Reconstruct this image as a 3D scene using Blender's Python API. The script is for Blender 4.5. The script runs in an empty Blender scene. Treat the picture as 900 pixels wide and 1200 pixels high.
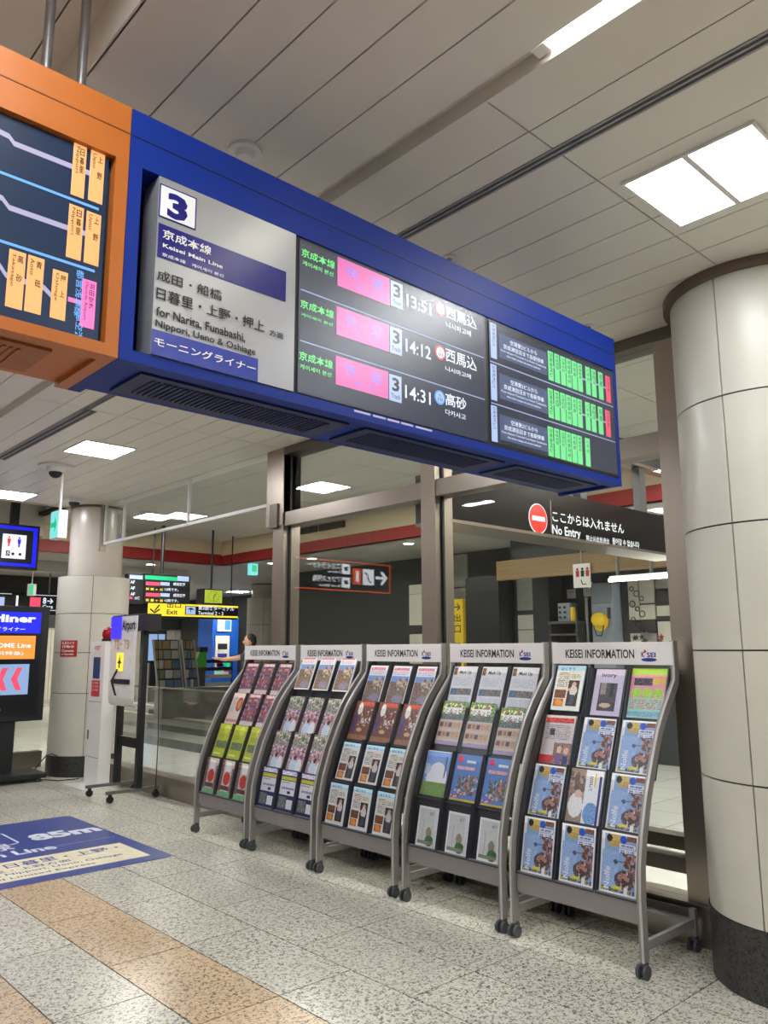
import bpy, bmesh, math, random
import numpy as np
from mathutils import Vector, Matrix

# ------------------------------------------------------------------ camera
S = bpy.context.scene
COL = S.collection
YAW, PITCH, ROLL, FPX, EYE = 0.746041, 0.1718267, -0.00298163, 927.13, 1.5
_f = np.array([math.sin(YAW)*math.cos(PITCH), math.cos(YAW)*math.cos(PITCH), math.sin(PITCH)])
_r = np.array([math.cos(YAW), -math.sin(YAW), 0.0]); _u = np.cross(_r, _f)
_c, _s = math.cos(ROLL), math.sin(ROLL)
R_, U_ = _c*_r + _s*_u, -_s*_r + _c*_u
cd = bpy.data.cameras.new('camera'); cam = bpy.data.objects.new('camera', cd); COL.objects.link(cam)
cd.sensor_fit = 'VERTICAL'; cd.sensor_height = 36; cd.lens = FPX/1200*36; cd.clip_start = .05; cd.clip_end = 200
m = Matrix(((R_[0], U_[0], -_f[0], 0), (R_[1], U_[1], -_f[1], 0), (R_[2], U_[2], -_f[2], EYE), (0, 0, 0, 1)))
cam.matrix_world = m
S.camera = cam
# ------------------------------------------------------------------ world, exposure
w = bpy.data.worlds.new('world'); S.world = w; w.use_nodes = True
w.node_tree.nodes['Background'].inputs[0].default_value = (.9, .95, 1, 1)
w.node_tree.nodes['Background'].inputs[1].default_value = .05
S.view_settings.view_transform = 'Standard'; S.view_settings.look = 'None'
S.view_settings.exposure = 0.0; S.view_settings.gamma = 1; S.view_settings.use_curve_mapping = False
LAMP = 46.0          # radiance of the ceiling luminaires
LAMP_IN = 115.0       # luminaires of the inner concourse
CEIL, CEIL_IN, CEIL_LOW = 3.34, 3.54, 3.10
random.seed(4)

# points of the photograph turned into points of a wall, floor or board plane
def ray(x, y): return _f*FPX + R_*(x-450) - U_*(y-600)
def AX(x, y, X): d = ray(x, y); p = d*(X/d[0]); return float(p[1]), float(p[2]+EYE)      # -> (Y, Z)
def AY(x, y, Y): d = ray(x, y); p = d*(Y/d[1]); return float(p[0]), float(p[2]+EYE)      # -> (X, Z)
def AZ(x, y, Z=0.): d = ray(x, y); p = d*((Z-EYE)/d[2]); return float(p[0]), float(p[1])

# ------------------------------------------------------------------ materials
def lin(c): return tuple(((v/255)/12.92 if v/255 <= .04045 else ((v/255+.055)/1.055)**2.4) for v in c)
MATS = {}
def mat(name, rgb, rough=.5, metal=0., emit=0., var=.06, scale=12., stretch=None, coat=0., bump=0., spec=.5):
    if name in MATS: return MATS[name]
    m = bpy.data.materials.new(name); m.use_nodes = True; MATS[name] = m
    nt = m.node_tree; b = nt.nodes['Principled BSDF']; c = lin(rgb)
    b.inputs['Roughness'].default_value = rough; b.inputs['Metallic'].default_value = metal
    b.inputs['Specular IOR Level'].default_value = spec
    b.inputs['Coat Weight'].default_value = coat
    if emit:
        b.inputs['Emission Color'].default_value = (*c, 1); b.inputs['Emission Strength'].default_value = emit
        b.inputs['Base Color'].default_value = (c[0]*.3, c[1]*.3, c[2]*.3, 1)
        return m
    tc = nt.nodes.new('ShaderNodeTexCoord'); mp = nt.nodes.new('ShaderNodeMapping'); nz = nt.nodes.new('ShaderNodeTexNoise')
    if stretch: mp.inputs['Scale'].default_value = stretch
    nz.inputs['Scale'].default_value = scale; nz.inputs['Detail'].default_value = 3
    rp = nt.nodes.new('ShaderNodeValToRGB')
    rp.color_ramp.elements[0].position = .3; rp.color_ramp.elements[1].position = .7
    rp.color_ramp.elements[0].color = (*[v*(1-var) for v in c], 1); rp.color_ramp.elements[1].color = (*[min(1, v*(1+var)) for v in c], 1)
    L = nt.links.new
    L(tc.outputs['Object'], mp.inputs[0]); L(mp.outputs[0], nz.inputs['Vector']); L(nz.outputs['Fac'], rp.inputs[0]); L(rp.outputs[0], b.inputs['Base Color'])
    if bump:
        bp = nt.nodes.new('ShaderNodeBump'); bp.inputs['Strength'].default_value = bump; bp.inputs['Distance'].default_value = .002
        L(nz.outputs['Fac'], bp.inputs['Height']); L(bp.outputs[0], b.inputs['Normal'])
    return m

def granite(name, light, mid, dark, rough=.28):
    m = bpy.data.materials.new(name); m.use_nodes = True; nt = m.node_tree; b = nt.nodes['Principled BSDF']; L = nt.links.new; N = nt.nodes.new
    tc = N('ShaderNodeTexCoord'); geo = N('ShaderNodeNewGeometry'); oi = N('ShaderNodeObjectInfo')
    v1 = N('ShaderNodeTexVoronoi'); v1.inputs['Scale'].default_value = 150; L(geo.outputs['Position'], v1.inputs['Vector'])
    n1 = N('ShaderNodeTexNoise'); n1.inputs['Scale'].default_value = 42; n1.inputs['Detail'].default_value = 5; L(geo.outputs['Position'], n1.inputs['Vector'])
    sp_ = N('ShaderNodeSeparateColor'); L(v1.outputs['Color'], sp_.inputs[0])
    ad = N('ShaderNodeMath'); ad.operation = 'MULTIPLY_ADD'; ad.inputs[1].default_value = .42; L(sp_.outputs[0], ad.inputs[0]); L(n1.outputs['Fac'], ad.inputs[2])
    r1 = N('ShaderNodeValToRGB'); e = r1.color_ramp.elements
    e[0].position = .52; e[0].color = (*lin(dark), 1); e[1].position = .72; e[1].color = (*lin(light), 1)
    k = e.new(.60); k.color = (*lin(mid), 1)
    L(ad.outputs[0], r1.inputs[0])
    n2 = N('ShaderNodeTexNoise'); n2.inputs['Scale'].default_value = 1.6; L(geo.outputs['Position'], n2.inputs['Vector'])
    mr = N('ShaderNodeMapRange'); mr.inputs[3].default_value = .96; mr.inputs[4].default_value = 1.03; L(oi.outputs['Random'], mr.inputs[0])
    m2 = N('ShaderNodeMapRange'); m2.inputs[1].default_value = .3; m2.inputs[2].default_value = .7; m2.inputs[3].default_value = .9; m2.inputs[4].default_value = 1.05; L(n2.outputs['Fac'], m2.inputs[0])
    mu = N('ShaderNodeMath'); mu.operation = 'MULTIPLY'; L(mr.outputs[0], mu.inputs[0]); L(m2.outputs[0], mu.inputs[1])
    hs = N('ShaderNodeHueSaturation'); L(mu.outputs[0], hs.inputs['Value']); L(r1.outputs[0], hs.inputs['Color']); L(hs.outputs[0], b.inputs['Base Color'])
    b.inputs['Roughness'].default_value = rough
    MATS[name] = m; return m

def brushed(name, rgb, rough=.32, axis='z'):
    m = bpy.data.materials.new(name); m.use_nodes = True; nt = m.node_tree; b = nt.nodes['Principled BSDF']; L = nt.links.new; N = nt.nodes.new
    tc = N('ShaderNodeNewGeometry'); mp = N('ShaderNodeMapping'); mp.inputs['Scale'].default_value = (60, 60, 1.5) if axis == 'z' else (60, 1.5, 60)
    nz = N('ShaderNodeTexNoise'); nz.inputs['Scale'].default_value = 4
    L(tc.outputs['Position'], mp.inputs[0]); L(mp.outputs[0], nz.inputs['Vector'])
    mr = N('ShaderNodeMapRange'); mr.inputs[3].default_value = rough-.02; mr.inputs[4].default_value = rough+.03; L(nz.outputs['Fac'], mr.inputs[0]); L(mr.outputs[0], b.inputs['Roughness'])
    b.inputs['Base Color'].default_value = (*lin(rgb), 1); b.inputs['Metallic'].default_value = .9
    MATS[name] = m; return m

def clear(name, tint=(235, 240, 238), rough=.02, dirt=0.0, boost=1.0):
    m = bpy.data.materials.new(name); m.use_nodes = True; nt = m.node_tree; nt.nodes.clear(); L = nt.links.new; N = nt.nodes.new
    o = N('ShaderNodeOutputMaterial'); mx = N('ShaderNodeMixShader'); t = N('ShaderNodeBsdfTransparent'); g = N('ShaderNodeBsdfGlossy')
    t.inputs[0].default_value = (*lin(tint), 1); g.inputs['Roughness'].default_value = rough
    lw = N('ShaderNodeLayerWeight'); lw.inputs[0].default_value = .5
    pw = N('ShaderNodeMath'); pw.operation = 'POWER'; pw.inputs[1].default_value = 4.0; L(lw.outputs['Facing'], pw.inputs[0])
    fr = N('ShaderNodeMath'); fr.operation = 'MULTIPLY_ADD'; fr.inputs[1].default_value = .9; fr.inputs[2].default_value = .04; L(pw.outputs[0], fr.inputs[0])
    mu = N('ShaderNodeMath'); mu.operation = 'MULTIPLY_ADD'; mu.inputs[1].default_value = boost; mu.inputs[2].default_value = dirt; mu.use_clamp = True
    L(fr.outputs[0], mu.inputs[0]); L(mu.outputs[0], mx.inputs[0]); L(t.outputs[0], mx.inputs[1]); L(g.outputs[0], mx.inputs[2]); L(mx.outputs[0], o.inputs[0])
    MATS[name] = m; return m

def tiled(name, rgb, grout, bw, bh, rough=.3, off=0.):
    """wall tile / far floor pattern used only where the pieces are too far to tell apart"""
    m = bpy.data.materials.new(name); m.use_nodes = True; nt = m.node_tree; b = nt.nodes['Principled BSDF']; L = nt.links.new; N = nt.nodes.new
    g = N('ShaderNodeTexCoord'); br = N('ShaderNodeTexBrick'); br.offset = off
    br.inputs['Color1'].default_value = (*lin(rgb), 1); br.inputs['Color2'].default_value = (*[v*.94 for v in lin(rgb)], 1); br.inputs['Mortar'].default_value = (*lin(grout), 1)
    br.inputs['Scale'].default_value = 1; br.inputs['Mortar Size'].default_value = .006; br.inputs['Brick Width'].default_value = bw; br.inputs['Row Height'].default_value = bh
    L(g.outputs['Object'], br.inputs['Vector']); L(br.outputs[0], b.inputs['Base Color']); b.inputs['Roughness'].default_value = rough
    MATS[name] = m; return m

def printed():
    m = bpy.data.materials.new('printed_cover'); m.use_nodes = True; nt = m.node_tree; b = nt.nodes['Principled BSDF']; L = nt.links.new; N = nt.nodes.new
    a = N('ShaderNodeVertexColor'); a.layer_name = 'print'
    L(a.outputs[0], b.inputs['Base Color']); b.inputs['Roughness'].default_value = .35
    MATS['printed_cover'] = m; return m

granite('granite_grey', (208, 204, 190), (164, 161, 150), (84, 82, 78))
granite('granite_beige', (206, 180, 146), (172, 146, 114), (94, 82, 70))
granite('granite_black', (62, 62, 60), (40, 40, 40), (20, 20, 20), .4)
brushed('stainless', (166, 155, 144), .36)
brushed('stainless_bar', (156, 147, 137), .34, 'y')
brushed('stainless_dark', (110, 104, 96), .38)
clear('glass', (249, 252, 251)); clear('clear_plastic', (246, 247, 250), .30, .0, .4)
clear('screen_glass', (255, 255, 255), .36, 0, .6)
printed()
mat('ceiling_white', (222, 217, 207), .32, var=.015, scale=2)
mat('ceiling_inner', (186, 184, 176), .5, var=.02, scale=2)
mat('ceiling_back', (60, 58, 54), .8)
mat('slot_grey', (150, 148, 152), .5); mat('black', (16, 16, 18), .5); mat('dark_rubber', (72, 74, 80), .6)
mat('column_panel', (204, 200, 188), .32, var=.03, scale=3); mat('column_upper', (196, 188, 178), .22, var=.02)
mat('joint', (60, 60, 60), .7); mat('collar', (98, 80, 66), .5)
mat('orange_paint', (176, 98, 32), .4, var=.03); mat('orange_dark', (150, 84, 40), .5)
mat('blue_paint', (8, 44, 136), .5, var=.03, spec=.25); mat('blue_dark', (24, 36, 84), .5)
mat('silver_panel', (164, 165, 168), .3, .35, var=.03, scale=4)
mat('rack_grey', (138, 133, 131), .45, .1, var=.03); mat('rack_light', (190, 188, 186), .35, .2); mat('rack_dark', (62, 60, 62), .45)
mat('pocket_grey', (58, 60, 66), .35); mat('header_white', (236, 232, 232), .4, var=.01); mat('ink', (34, 34, 38), .6); mat('ink_blue', (36, 52, 140), .6); mat('ink_red', (206, 50, 60), .6)
mat('paper', (228, 226, 220), .6, var=.02); mat('white_paint', (226, 224, 222), .4, var=.02)
mat('wall_light', (190, 186, 176), .6, var=.03, scale=3); mat('wall_dark', (60, 62, 64), .5, var=.1, scale=3); mat('cream', (214, 200, 168), .6, var=.03); mat('red_band', (150, 34, 34), .5, var=.05)
mat('steel_pole', (150, 150, 150), .3, .8)
tiled('floor_far', (206, 206, 200), (150, 150, 148), .6, .6, .12)
mat('floor_tile_white', (226, 226, 220), .12, var=.04, scale=4); mat('floor_tile_grey', (120, 122, 120), .15, var=.05)

# ------------------------------------------------------------------ building helpers
ORG = {}
def tag(o, label=None, cat=None, group=None, kind=None):
    if label: o['label'] = label
    if cat: o['category'] = cat
    if group: o['group'] = group
    if kind: o['kind'] = kind
    return o
def thing(name, label, cat, loc=(0, 0, 0), group=None):
    o = bpy.data.objects.new(name, None); o.empty_display_size = .1; COL.objects.link(o); o.location = loc
    ORG[o] = Vector(loc); return tag(o, label, cat, group)
def link(name, me, parent=None):
    o = bpy.data.objects.new(name, me); COL.objects.link(o)
    if parent is not None: o.parent = parent
    return o
class MB:
    def __init__(s): s.v, s.f, s.sm = [], [], []
    def add(s, vs, fs, smooth=False):
        n = len(s.v); s.v += [tuple(v) for v in vs]; s.f += [tuple(i+n for i in f) for f in fs]; s.sm += [smooth]*len(fs); return s
    def box(s, x0, x1, y0, y1, z0, z1):
        if x0 > x1: x0, x1 = x1, x0
        if y0 > y1: y0, y1 = y1, y0
        if z0 > z1: z0, z1 = z1, z0
        v = [(x, y, z) for x in (x0, x1) for y in (y0, y1) for z in (z0, z1)]
        return s.add(v, [(0, 1, 3, 2), (4, 6, 7, 5), (0, 4, 5, 1), (2, 3, 7, 6), (0, 2, 6, 4), (1, 5, 7, 3)])
    def cyl(s, p, q, r, r2=None, n=16, cap=True):
        p, q = Vector(p), Vector(q); r2 = r if r2 is None else r2; d = (q-p).normalized()
        a = d.orthogonal().normalized(); b = d.cross(a)
        vs = [p+(a*math.cos(t)+b*math.sin(t))*r for t in [2*math.pi*i/n for i in range(n)]] + [q+(a*math.cos(t)+b*math.sin(t))*r2 for t in [2*math.pi*i/n for i in range(n)]]
        s.add(vs, [(i, (i+1) % n, n+(i+1) % n, n+i) for i in range(n)], True)
        if cap: s.f += [tuple(len(s.v)-2*n+i for i in range(n))[::-1], tuple(len(s.v)-n+i for i in range(n))]; s.sm += [False, False]
        return s
    def prism(s, pts, axis, a, b):
        """extrude a closed 2-D outline along an axis; pts are the other two coordinates in x,y,z order"""
        def P(u, v, w): return {'x': (w, u, v), 'y': (u, w, v), 'z': (u, v, w)}[axis]
        n = len(pts)
        vs = [P(u, v, a) for u, v in pts]+[P(u, v, b) for u, v in pts]
        return s.add(vs, [tuple(range(n))[::-1], tuple(range(n, 2*n))]+[(i, (i+1) % n, n+(i+1) % n, n+i) for i in range(n)])
    def tube(s, pts, r, n=8):
        for a, b in zip(pts[:-1], pts[1:]): s.cyl(a, b, r, n=n)
        return s
    def ball(s, c, rx, ry=None, rz=None, nu=14, nv=9):
        ry = ry or rx; rz = rz or rx; vs, fs = [], []
        for j in range(nv+1):
            t = math.pi*j/nv
            for i in range(nu): a = 2*math.pi*i/nu; vs.append((c[0]+rx*math.sin(t)*math.cos(a), c[1]+ry*math.sin(t)*math.sin(a), c[2]+rz*math.cos(t)))
        for j in range(nv):
            for i in range(nu): fs.append((j*nu+i, (j+1)*nu+i, (j+1)*nu+(i+1) % nu, j*nu+(i+1) % nu))
        return s.add(vs, fs, True)
    def build(s, name, material, parent=None, bevel=0.):
        me = bpy.data.meshes.new(name); o0 = ORG.get(parent, Vector((0, 0, 0))) if parent is not None else Vector((0, 0, 0))
        me.from_pydata([(v[0]-o0.x, v[1]-o0.y, v[2]-o0.z) for v in s.v], [], s.f)
        me.polygons.foreach_set('use_smooth', s.sm)
        bm = bmesh.new(); bm.from_mesh(me); bmesh.ops.recalc_face_normals(bm, faces=bm.faces)
        if bevel: bmesh.ops.bevel(bm, geom=[e for e in bm.edges if e.calc_face_angle(0) > .6], offset=bevel, segments=2, affect='EDGES', profile=.5)
        bm.to_mesh(me); bm.free()
        if any(s.sm): me.set_sharp_from_angle(angle=.6)
        me.materials.append(MATS[material] if isinstance(material, str) else material)
        o = link(name, me, parent); ORG[o] = o0; return o
def box(name, material, parent, *a, bevel=0.): return MB().box(*a).build(name, material, parent, bevel)
def struct(o): o['kind'] = 'structure'; return o

_tx = {}
def tmesh(s, bold=0.):
    if any(ord(ch) > 0x2E80 for ch in s): bold = min(bold, .012)
    k = (s, bold)
    if k not in _tx:
        c = bpy.data.curves.new('t', 'FONT'); c.body = s; c.resolution_u = 2; c.offset = bold
        o = bpy.data.objects.new('t', c); COL.objects.link(o); bpy.context.view_layer.update()
        me = bpy.data.meshes.new_from_object(o)
        co = np.zeros(len(me.vertices)*3); me.vertices.foreach_get('co', co); co = co.reshape(-1, 3)
        _tx[k] = (co.copy(), [tuple(p.vertices) for p in me.polygons])
        bpy.data.objects.remove(o); bpy.data.curves.remove(c); bpy.data.meshes.remove(me)
    return _tx[k]
def text(s, material, parent, org, ux, uy, w, h, bold=.02, name='lettering', keep=False):
    """flat printed lettering filling the w x h box whose lower left corner is org"""
    co, fs = tmesh(s, bold); lo, hi = co.min(0), co.max(0); d = np.maximum(hi-lo, 1e-6)
    sx, sy = w/d[0], h/d[1]
    org, ux, uy = Vector(org), Vector(ux), Vector(uy)
    vs = [org+ux*((c[0]-lo[0])*sx)+uy*((c[1]-lo[1])*sy) for c in co]
    b = MB(); b.add(vs, fs)
    me = bpy.data.meshes.new(name); o0 = ORG.get(parent, Vector((0, 0, 0)))
    me.from_pydata([tuple(v-o0) for v in vs], [], fs); me.materials.append(MATS[material])
    o = link(name, me, parent); ORG[o] = o0; return o
def text_y(s, material, parent, p, q, Y, bold=.02, name='lettering'):
    """lettering on a board facing -Y; p,q = photo points of its upper left and lower right corner"""
    x0, z1 = AY(*p, Y); x1, z0 = AY(*q, Y); return text(s, material, parent, (x0, Y, z0), (1, 0, 0), (0, 0, 1), x1-x0, z1-z0, bold, name)
def vtext(s, material, parent, x0, x1, z0, z1, Y, bold=.02):
    n = len(s); h = (z1-z0)/n
    for i, ch in enumerate(s):
        if ch != ' ': text(ch, material, parent, (x0, Y, z1-(i+.9)*h), (1, 0, 0), (0, 0, 1), x1-x0, h*.8, bold)
def rect_y(name, material, parent, p, q, Y, t=.002, bevel=0.):
    x0, z1 = AY(*p, Y); x1, z0 = AY(*q, Y); return box(name, material, parent, x0, x1, Y-t, Y+t*.2, z0, z1, bevel=bevel)
def disc(name, material, parent, c, axis, r, t=.002, n=28):
    c, a = Vector(c), Vector(axis); return MB().cyl(c, c+a*t, r, n=n).build(name, material, parent)
def dup_tree(o, parent=None, loc=None):
    c = o.copy(); COL.objects.link(c); c.parent = parent
    if loc is not None: c.location = loc
    for ch in KIDS(o): dup_tree(ch, c)
    return c
def KIDS(o): return list(o.children)

#@@STRUCT
# ================================================================== the setting
# ---- granite floor of the hall: tiles laid in runs along the glass wall
PX = .413
fl = struct(box('floor', 'joint', None, -4, 4.2, -4.5, 26, -.06, -.006))
tm = {}
def tile_obj(x0, y0, wx, wy, material, parent, zt=0.):
    k = (wx, wy, material)
    g = .0032
    if k not in tm:
        o = MB().box(g, wx-g, g, wy-g, -.012, 0).build('tile', material, parent, 0); tm[k] = o.data
    else: o = link('tile', tm[k], parent)
    o.location = (x0, y0, zt); return o
big = MB(); bigb = MB()
for k in range(-6, 13):            # columns, k=0 is X 3.47..3.88
    x0 = 3.47-PX*k
    beige = (k == 4) or (k in (6, 7))
    ofs = {0: 1.865, 1: 1.865, 2: 1.865, 3: 1.452}.get(k, 1.865 if k % 2 else 1.452)
    if x0 > 4.2: continue
    wx = min(PX, 4.2-x0)
    if k < 7:
        j0 = 0 if k < 5 else 1
        for j in range(-1+j0, 10):
            y0 = ofs+j*PX*2
            if y0 > 10.4: continue
            tile_obj(x0, y0, wx, PX*2, 'granite_beige' if beige else 'granite_grey', fl)
        y_lo, y_hi = ofs+(-1+j0)*PX*2, ofs+10*PX*2
        (bigb if beige else big).box(x0+.002, x0+wx-.002, -4.5, y_lo-.002, -.012, 0)
        (bigb if beige else big).box(x0+.002, x0+wx-.002, min(y_hi, 10.5+PX*2)+.002, 26, -.012, 0)
    else: (bigb if beige else big).box(x0+.002, x0+wx-.002, -4.5, 26, -.012, 0)
o = big.build('tile_field', 'granite_grey', fl); o['kind'] = 'stuff'
o = bigb.build('tile_field', 'granite_beige', fl); o['kind'] = 'stuff'

# ---- polished floor of the inner concourse
fi = struct(box('floor_inner', 'floor_far', None, 4.2, 24, -4.5, 26, -.06, -.004))
for i in range(10):
    for j in range(7):
        x0, y0 = 4.4+i*.6, 1.4+j*.6
        if x0 < y0*1.05+.5 or j < 3: tile_obj(x0, y0, .6, .6, 'floor_tile_white', fi)
for i in range(7):
    for j in range(15):
        x0, y0 = 4.4+i*.6, 7.4+j*.6
        tile_obj(x0, y0, .6, .6, 'floor_tile_grey' if i in (3,) or (i == 5) else 'floor_tile_white', fi)
o = MB().box(8.9, 9.15, 12, 26, -.002, .001).box(10.4, 10.7, 12, 26, -.002, .001).build('floor_band', 'cream', fi)

# ---- hall ceiling: long metal panels with open joints, a cross joint every 4.35 m
cl = struct(box('ceiling', 'ceiling_back', None, -4, 4.3, -4.5, 10.24, CEIL+.36, CEIL+.40))
seams = [-4, -3.4, -2.8, -2.2, -1.6, -1.0, -.45, .0, .25, .50, .749, .844, 1.091, 1.254, 1.445, 1.632, 1.835]
seams2 = [1.905, 2.139, 2.285, 2.34, 2.585, 2.797, 3.011, 3.225, 3.439, 3.653, 3.87, 4.15]
cross = [-4.5, -2.816, 1.537, 5.89, 10.24]
cross_l = [-4.5, -3.38, .97, 5.32, 10.24]
G = .003
for a, b in zip(seams[:-1], seams[1:]):
    dz = .16 if b <= .845 else 0
    for y0, y1 in zip(cross_l[:-1], cross_l[1:]):
        if b > 1.7:      # panel that rises towards the light trough
            MB().prism([(a+G, CEIL), (b-.0, CEIL+.012), (b, CEIL+.022), (a+G, CEIL+.012)], 'y', y0+G, y1-G).build('ceiling_panel', 'ceiling_white', cl)
        else: box('ceiling_panel', 'ceiling_white', cl, a+G, b-G, y0+G, y1-G, CEIL+dz, CEIL+dz+.012)
box('panel_upstand', 'ceiling_white', cl, .840, .852, -4.5, 10.24, CEIL, CEIL+.17)
for a, b in zip(seams2[:-1], seams2[1:]):
    if abs(a-2.285) < .001: continue
    for y0, y1 in zip(cross[:-1], cross[1:]):
        box('ceiling_panel', 'ceiling_white', cl, a+G, b-G, y0+G, y1-G, CEIL, CEIL+.012)
box('trough_side', 'ceiling_white', cl, 1.900, 1.908, -4.5, 10.24, CEIL, CEIL+.06)
box('trough_top', 'ceiling_white', cl, 1.835, 1.905, -4.5, 10.24, CEIL+.06, CEIL+.07)
box('trough_side', 'ceiling_white', cl, 1.832, 1.837, -4.5, 10.24, CEIL+.018, CEIL+.07)
# air slot
for x in (2.288, 2.3125, 2.337): box('slot_blade', 'slot_grey', cl, x-.005, x+.005, -4.5, 10.24, CEIL-.004, CEIL+.03)
box('slot_back', 'black', cl, 2.285, 2.34, -4.5, 10.24, CEIL+.03, CEIL+.04)
# fascia past the last panel, raised ceiling behind it
struct(box('trim_1', 'cream', None, -4, 4.3, 10.24, 10.30, CEIL-.01, CEIL+.9))
struct(box('ceiling_far', 'wall_light', None, -4, 4.5, 10.30, 26, CEIL+.55, CEIL+.62))

# ---- inner concourse ceiling
ci = struct(box('ceiling_inner', 'ceiling_back', None, 4.3, 8.0, -4.5, 13.25, CEIL_IN+.04, CEIL_IN+.08))
for i in range(5):
    x0 = 4.34+i*.72
    for j in range(14):
        y0 = -2.5+j*1.13
        x1, y1 = min(x0+.72, 8.0), min(y0+1.13, 13.25)
        if y1 > y0+.1: box('ceiling_panel', 'ceiling_inner', ci, x0+.004, x1-.004, y0+.004, y1-.004, CEIL_IN, CEIL_IN+.012)
struct(box('ceiling_low', 'ceiling_inner', None, 8.0, 24, -4.5, 26, CEIL_LOW, CEIL_LOW+.05))
struct(box('ceiling_low_far', 'ceiling_inner', None, 4.5, 8.0, 13.25, 26, CEIL_LOW, CEIL_LOW+.05))
# bulkhead: cream above, red band below (two faces meeting in a corner)
bk = struct(box('wall_bulkhead', 'cream', None, 8.0, 8.12, -4.5, 13.37, 3.278, CEIL_IN+.05))
for i in range(9):
    box('red_panel', 'red_band', bk, 7.985, 8.12, -4.5+i*2.0+.003, min(-4.5+(i+1)*2.0, 13.37)-.003, 3.10, 3.278)
bk2 = struct(box('wall_bulkhead_far', 'cream', None, 4.3, 8.0, 13.25, 13.37, 3.30, CEIL_IN+.05))
for i in range(2): box('red_panel', 'red_band', bk2, 4.3+i*1.84+.003, 4.3+(i+1)*1.84-.003, 13.235, 13.37, 3.10, 3.30)
# dark air grille on the cream band
g = thing('air_grille', 'dark air grille high on the cream band behind the glass', 'grille', (7.97, 9.5, 3.40))
for k, (a, b) in enumerate(((9.55, 10.2), (10.26, 10.85))): box('grille_slats', 'black', g, 7.955, 7.985, a, b, 3.42, 3.52)

# ---- outer walls that close the place
struct(box('wall_left', 'wall_light', None, -4.1, -4, -4.5, 26, 0, 4.2))
struct(box('wall_back', 'wall_light', None, -4, 24, -4.6, -4.5, 0, 4.2))
struct(box('wall_right', 'wall_dark', None, 24, 24.1, -4.5, 26, 0, 4.2))
struct(box('wall_far', 'wall_light', None, -4, 24, 26, 26.1, 0, 4.2))

# ---- big round columns clad in panels
def column(name, cx, cy, r, top, narrow=None, label='', z_joint=(.98, 1.51, 2.07, 2.69), seam_a=(0,), base_h=.30):
    t = thing(name, label, 'column', (cx, cy, 0))
    MB().cyl((cx, cy, 0), (cx, cy, base_h), r+.006, n=72).build('base', 'granite_black', t)
    MB().cyl((cx, cy, base_h), (cx, cy, narrow or top), r-.012, n=72).build('core', 'joint', t)
    zs = [base_h]+[z for z in z_joint if z < (narrow or top)]+[narrow or top]
    na = len(seam_a); ang = sorted(seam_a)
    for z0, z1 in zip(zs[:-1], zs[1:]):
        for i in range(na):
            a0 = ang[i]; a1 = ang[(i+1) % na]
            if a1 <= a0: a1 += 2*math.pi
            ga = .0035/r; n = 24; vs, fs = [], []
            for k in range(n+1):
                a = a0+ga+(a1-a0-2*ga)*k/n
                for rr, z in ((r, z0+.004), (r, z1-.004), (r-.014, z1-.004), (r-.014, z0+.004)): vs.append((cx+rr*math.cos(a), cy+rr*math.sin(a), z))
            for k in range(n):
                for q in range(4): fs.append((k*4+q, k*4+(q+1) % 4, (k+1)*4+(q+1) % 4, (k+1)*4+q))
            fs += [(0, 1, 2, 3), (n*4+3, n*4+2, n*4+1, n*4)]
            b = MB(); b.add(vs, fs, True); b.build('panel', 'column_panel', t)
    if narrow:
        MB().cyl((cx, cy, narrow), (cx, cy, top), r*.75, n=64).build('upper_shaft', 'column_upper', t)
        MB().cyl((cx, cy, top-.03), (cx, cy, top), r*.77, n=64).build('collar', 'collar', t)
    else: MB().cyl((cx, cy, top-.045), (cx, cy, top), r+.035, n=72).build('collar', 'collar', t)
    return t
sa = math.atan2(-.44, -.02)
column('round_column', 4.108, 1.533, .442, CEIL, None, 'large round cream panelled column at the right edge on a black base', seam_a=[sa+k*math.pi/2-.05 for k in range(4)], z_joint=(.90, 1.49, 2.076, 2.696))
pl = column('round_column', 4.22, 10.12, .44, CEIL, 2.42, 'cream round column at the left with narrower upper shaft and red notice', seam_a=[-2.0+k*math.pi/2 for k in range(4)], z_joint=(.98, 1.47, 1.95), base_h=.24)
column('round_column', 11.2, 16.5, .42, CEIL_LOW, 2.75, 'distant cream round column behind the glass beside the blue booth', seam_a=[-2.2+k*math.pi/2 for k in range(4)], z_joint=(.95, 1.5, 2.1), base_h=.2)

# ---- glass wall
gw = struct(box('wall_glass', 'stainless_bar', None, 4.13, 4.30, 1.95, 9.80, 0, .20))
def gpart(name, m, *a): return box(name, m, gw, *a)
gpart('curb_cap', 'stainless_bar', 4.12, 4.31, 1.95, 9.80, .195, .207)
for y0, y1, zt in ((1.98, 2.165, CEIL), (3.94, 4.085, CEIL), (5.84, 6.0, CEIL)): gpart('post', 'stainless', 4.15, 4.34, y0, y1, .2, zt)
gpart('post_casing', 'stainless', 4.14, 4.34, 5.84, 6.10, 2.62, CEIL)
gpart('lock_box', 'stainless_dark', 4.12, 4.16, 5.90, 6.02, 2.60, 2.82)
gpart('transom', 'stainless_bar', 4.16, 4.30, 2.165, 3.94, 2.61, 2.735)
gpart('transom', 'stainless_bar', 4.16, 4.30, 4.085, 5.84, 2.61, 2.735)
gpart('head_rail', 'stainless_dark', 4.14, 4.32, 1.95, 5.84, CEIL-.07, CEIL+.2)
gpart('head_rail', 'ceiling_white', 4.15, 4.30, 6.1, 9.9, CEIL-.005, CEIL+.2)
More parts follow.
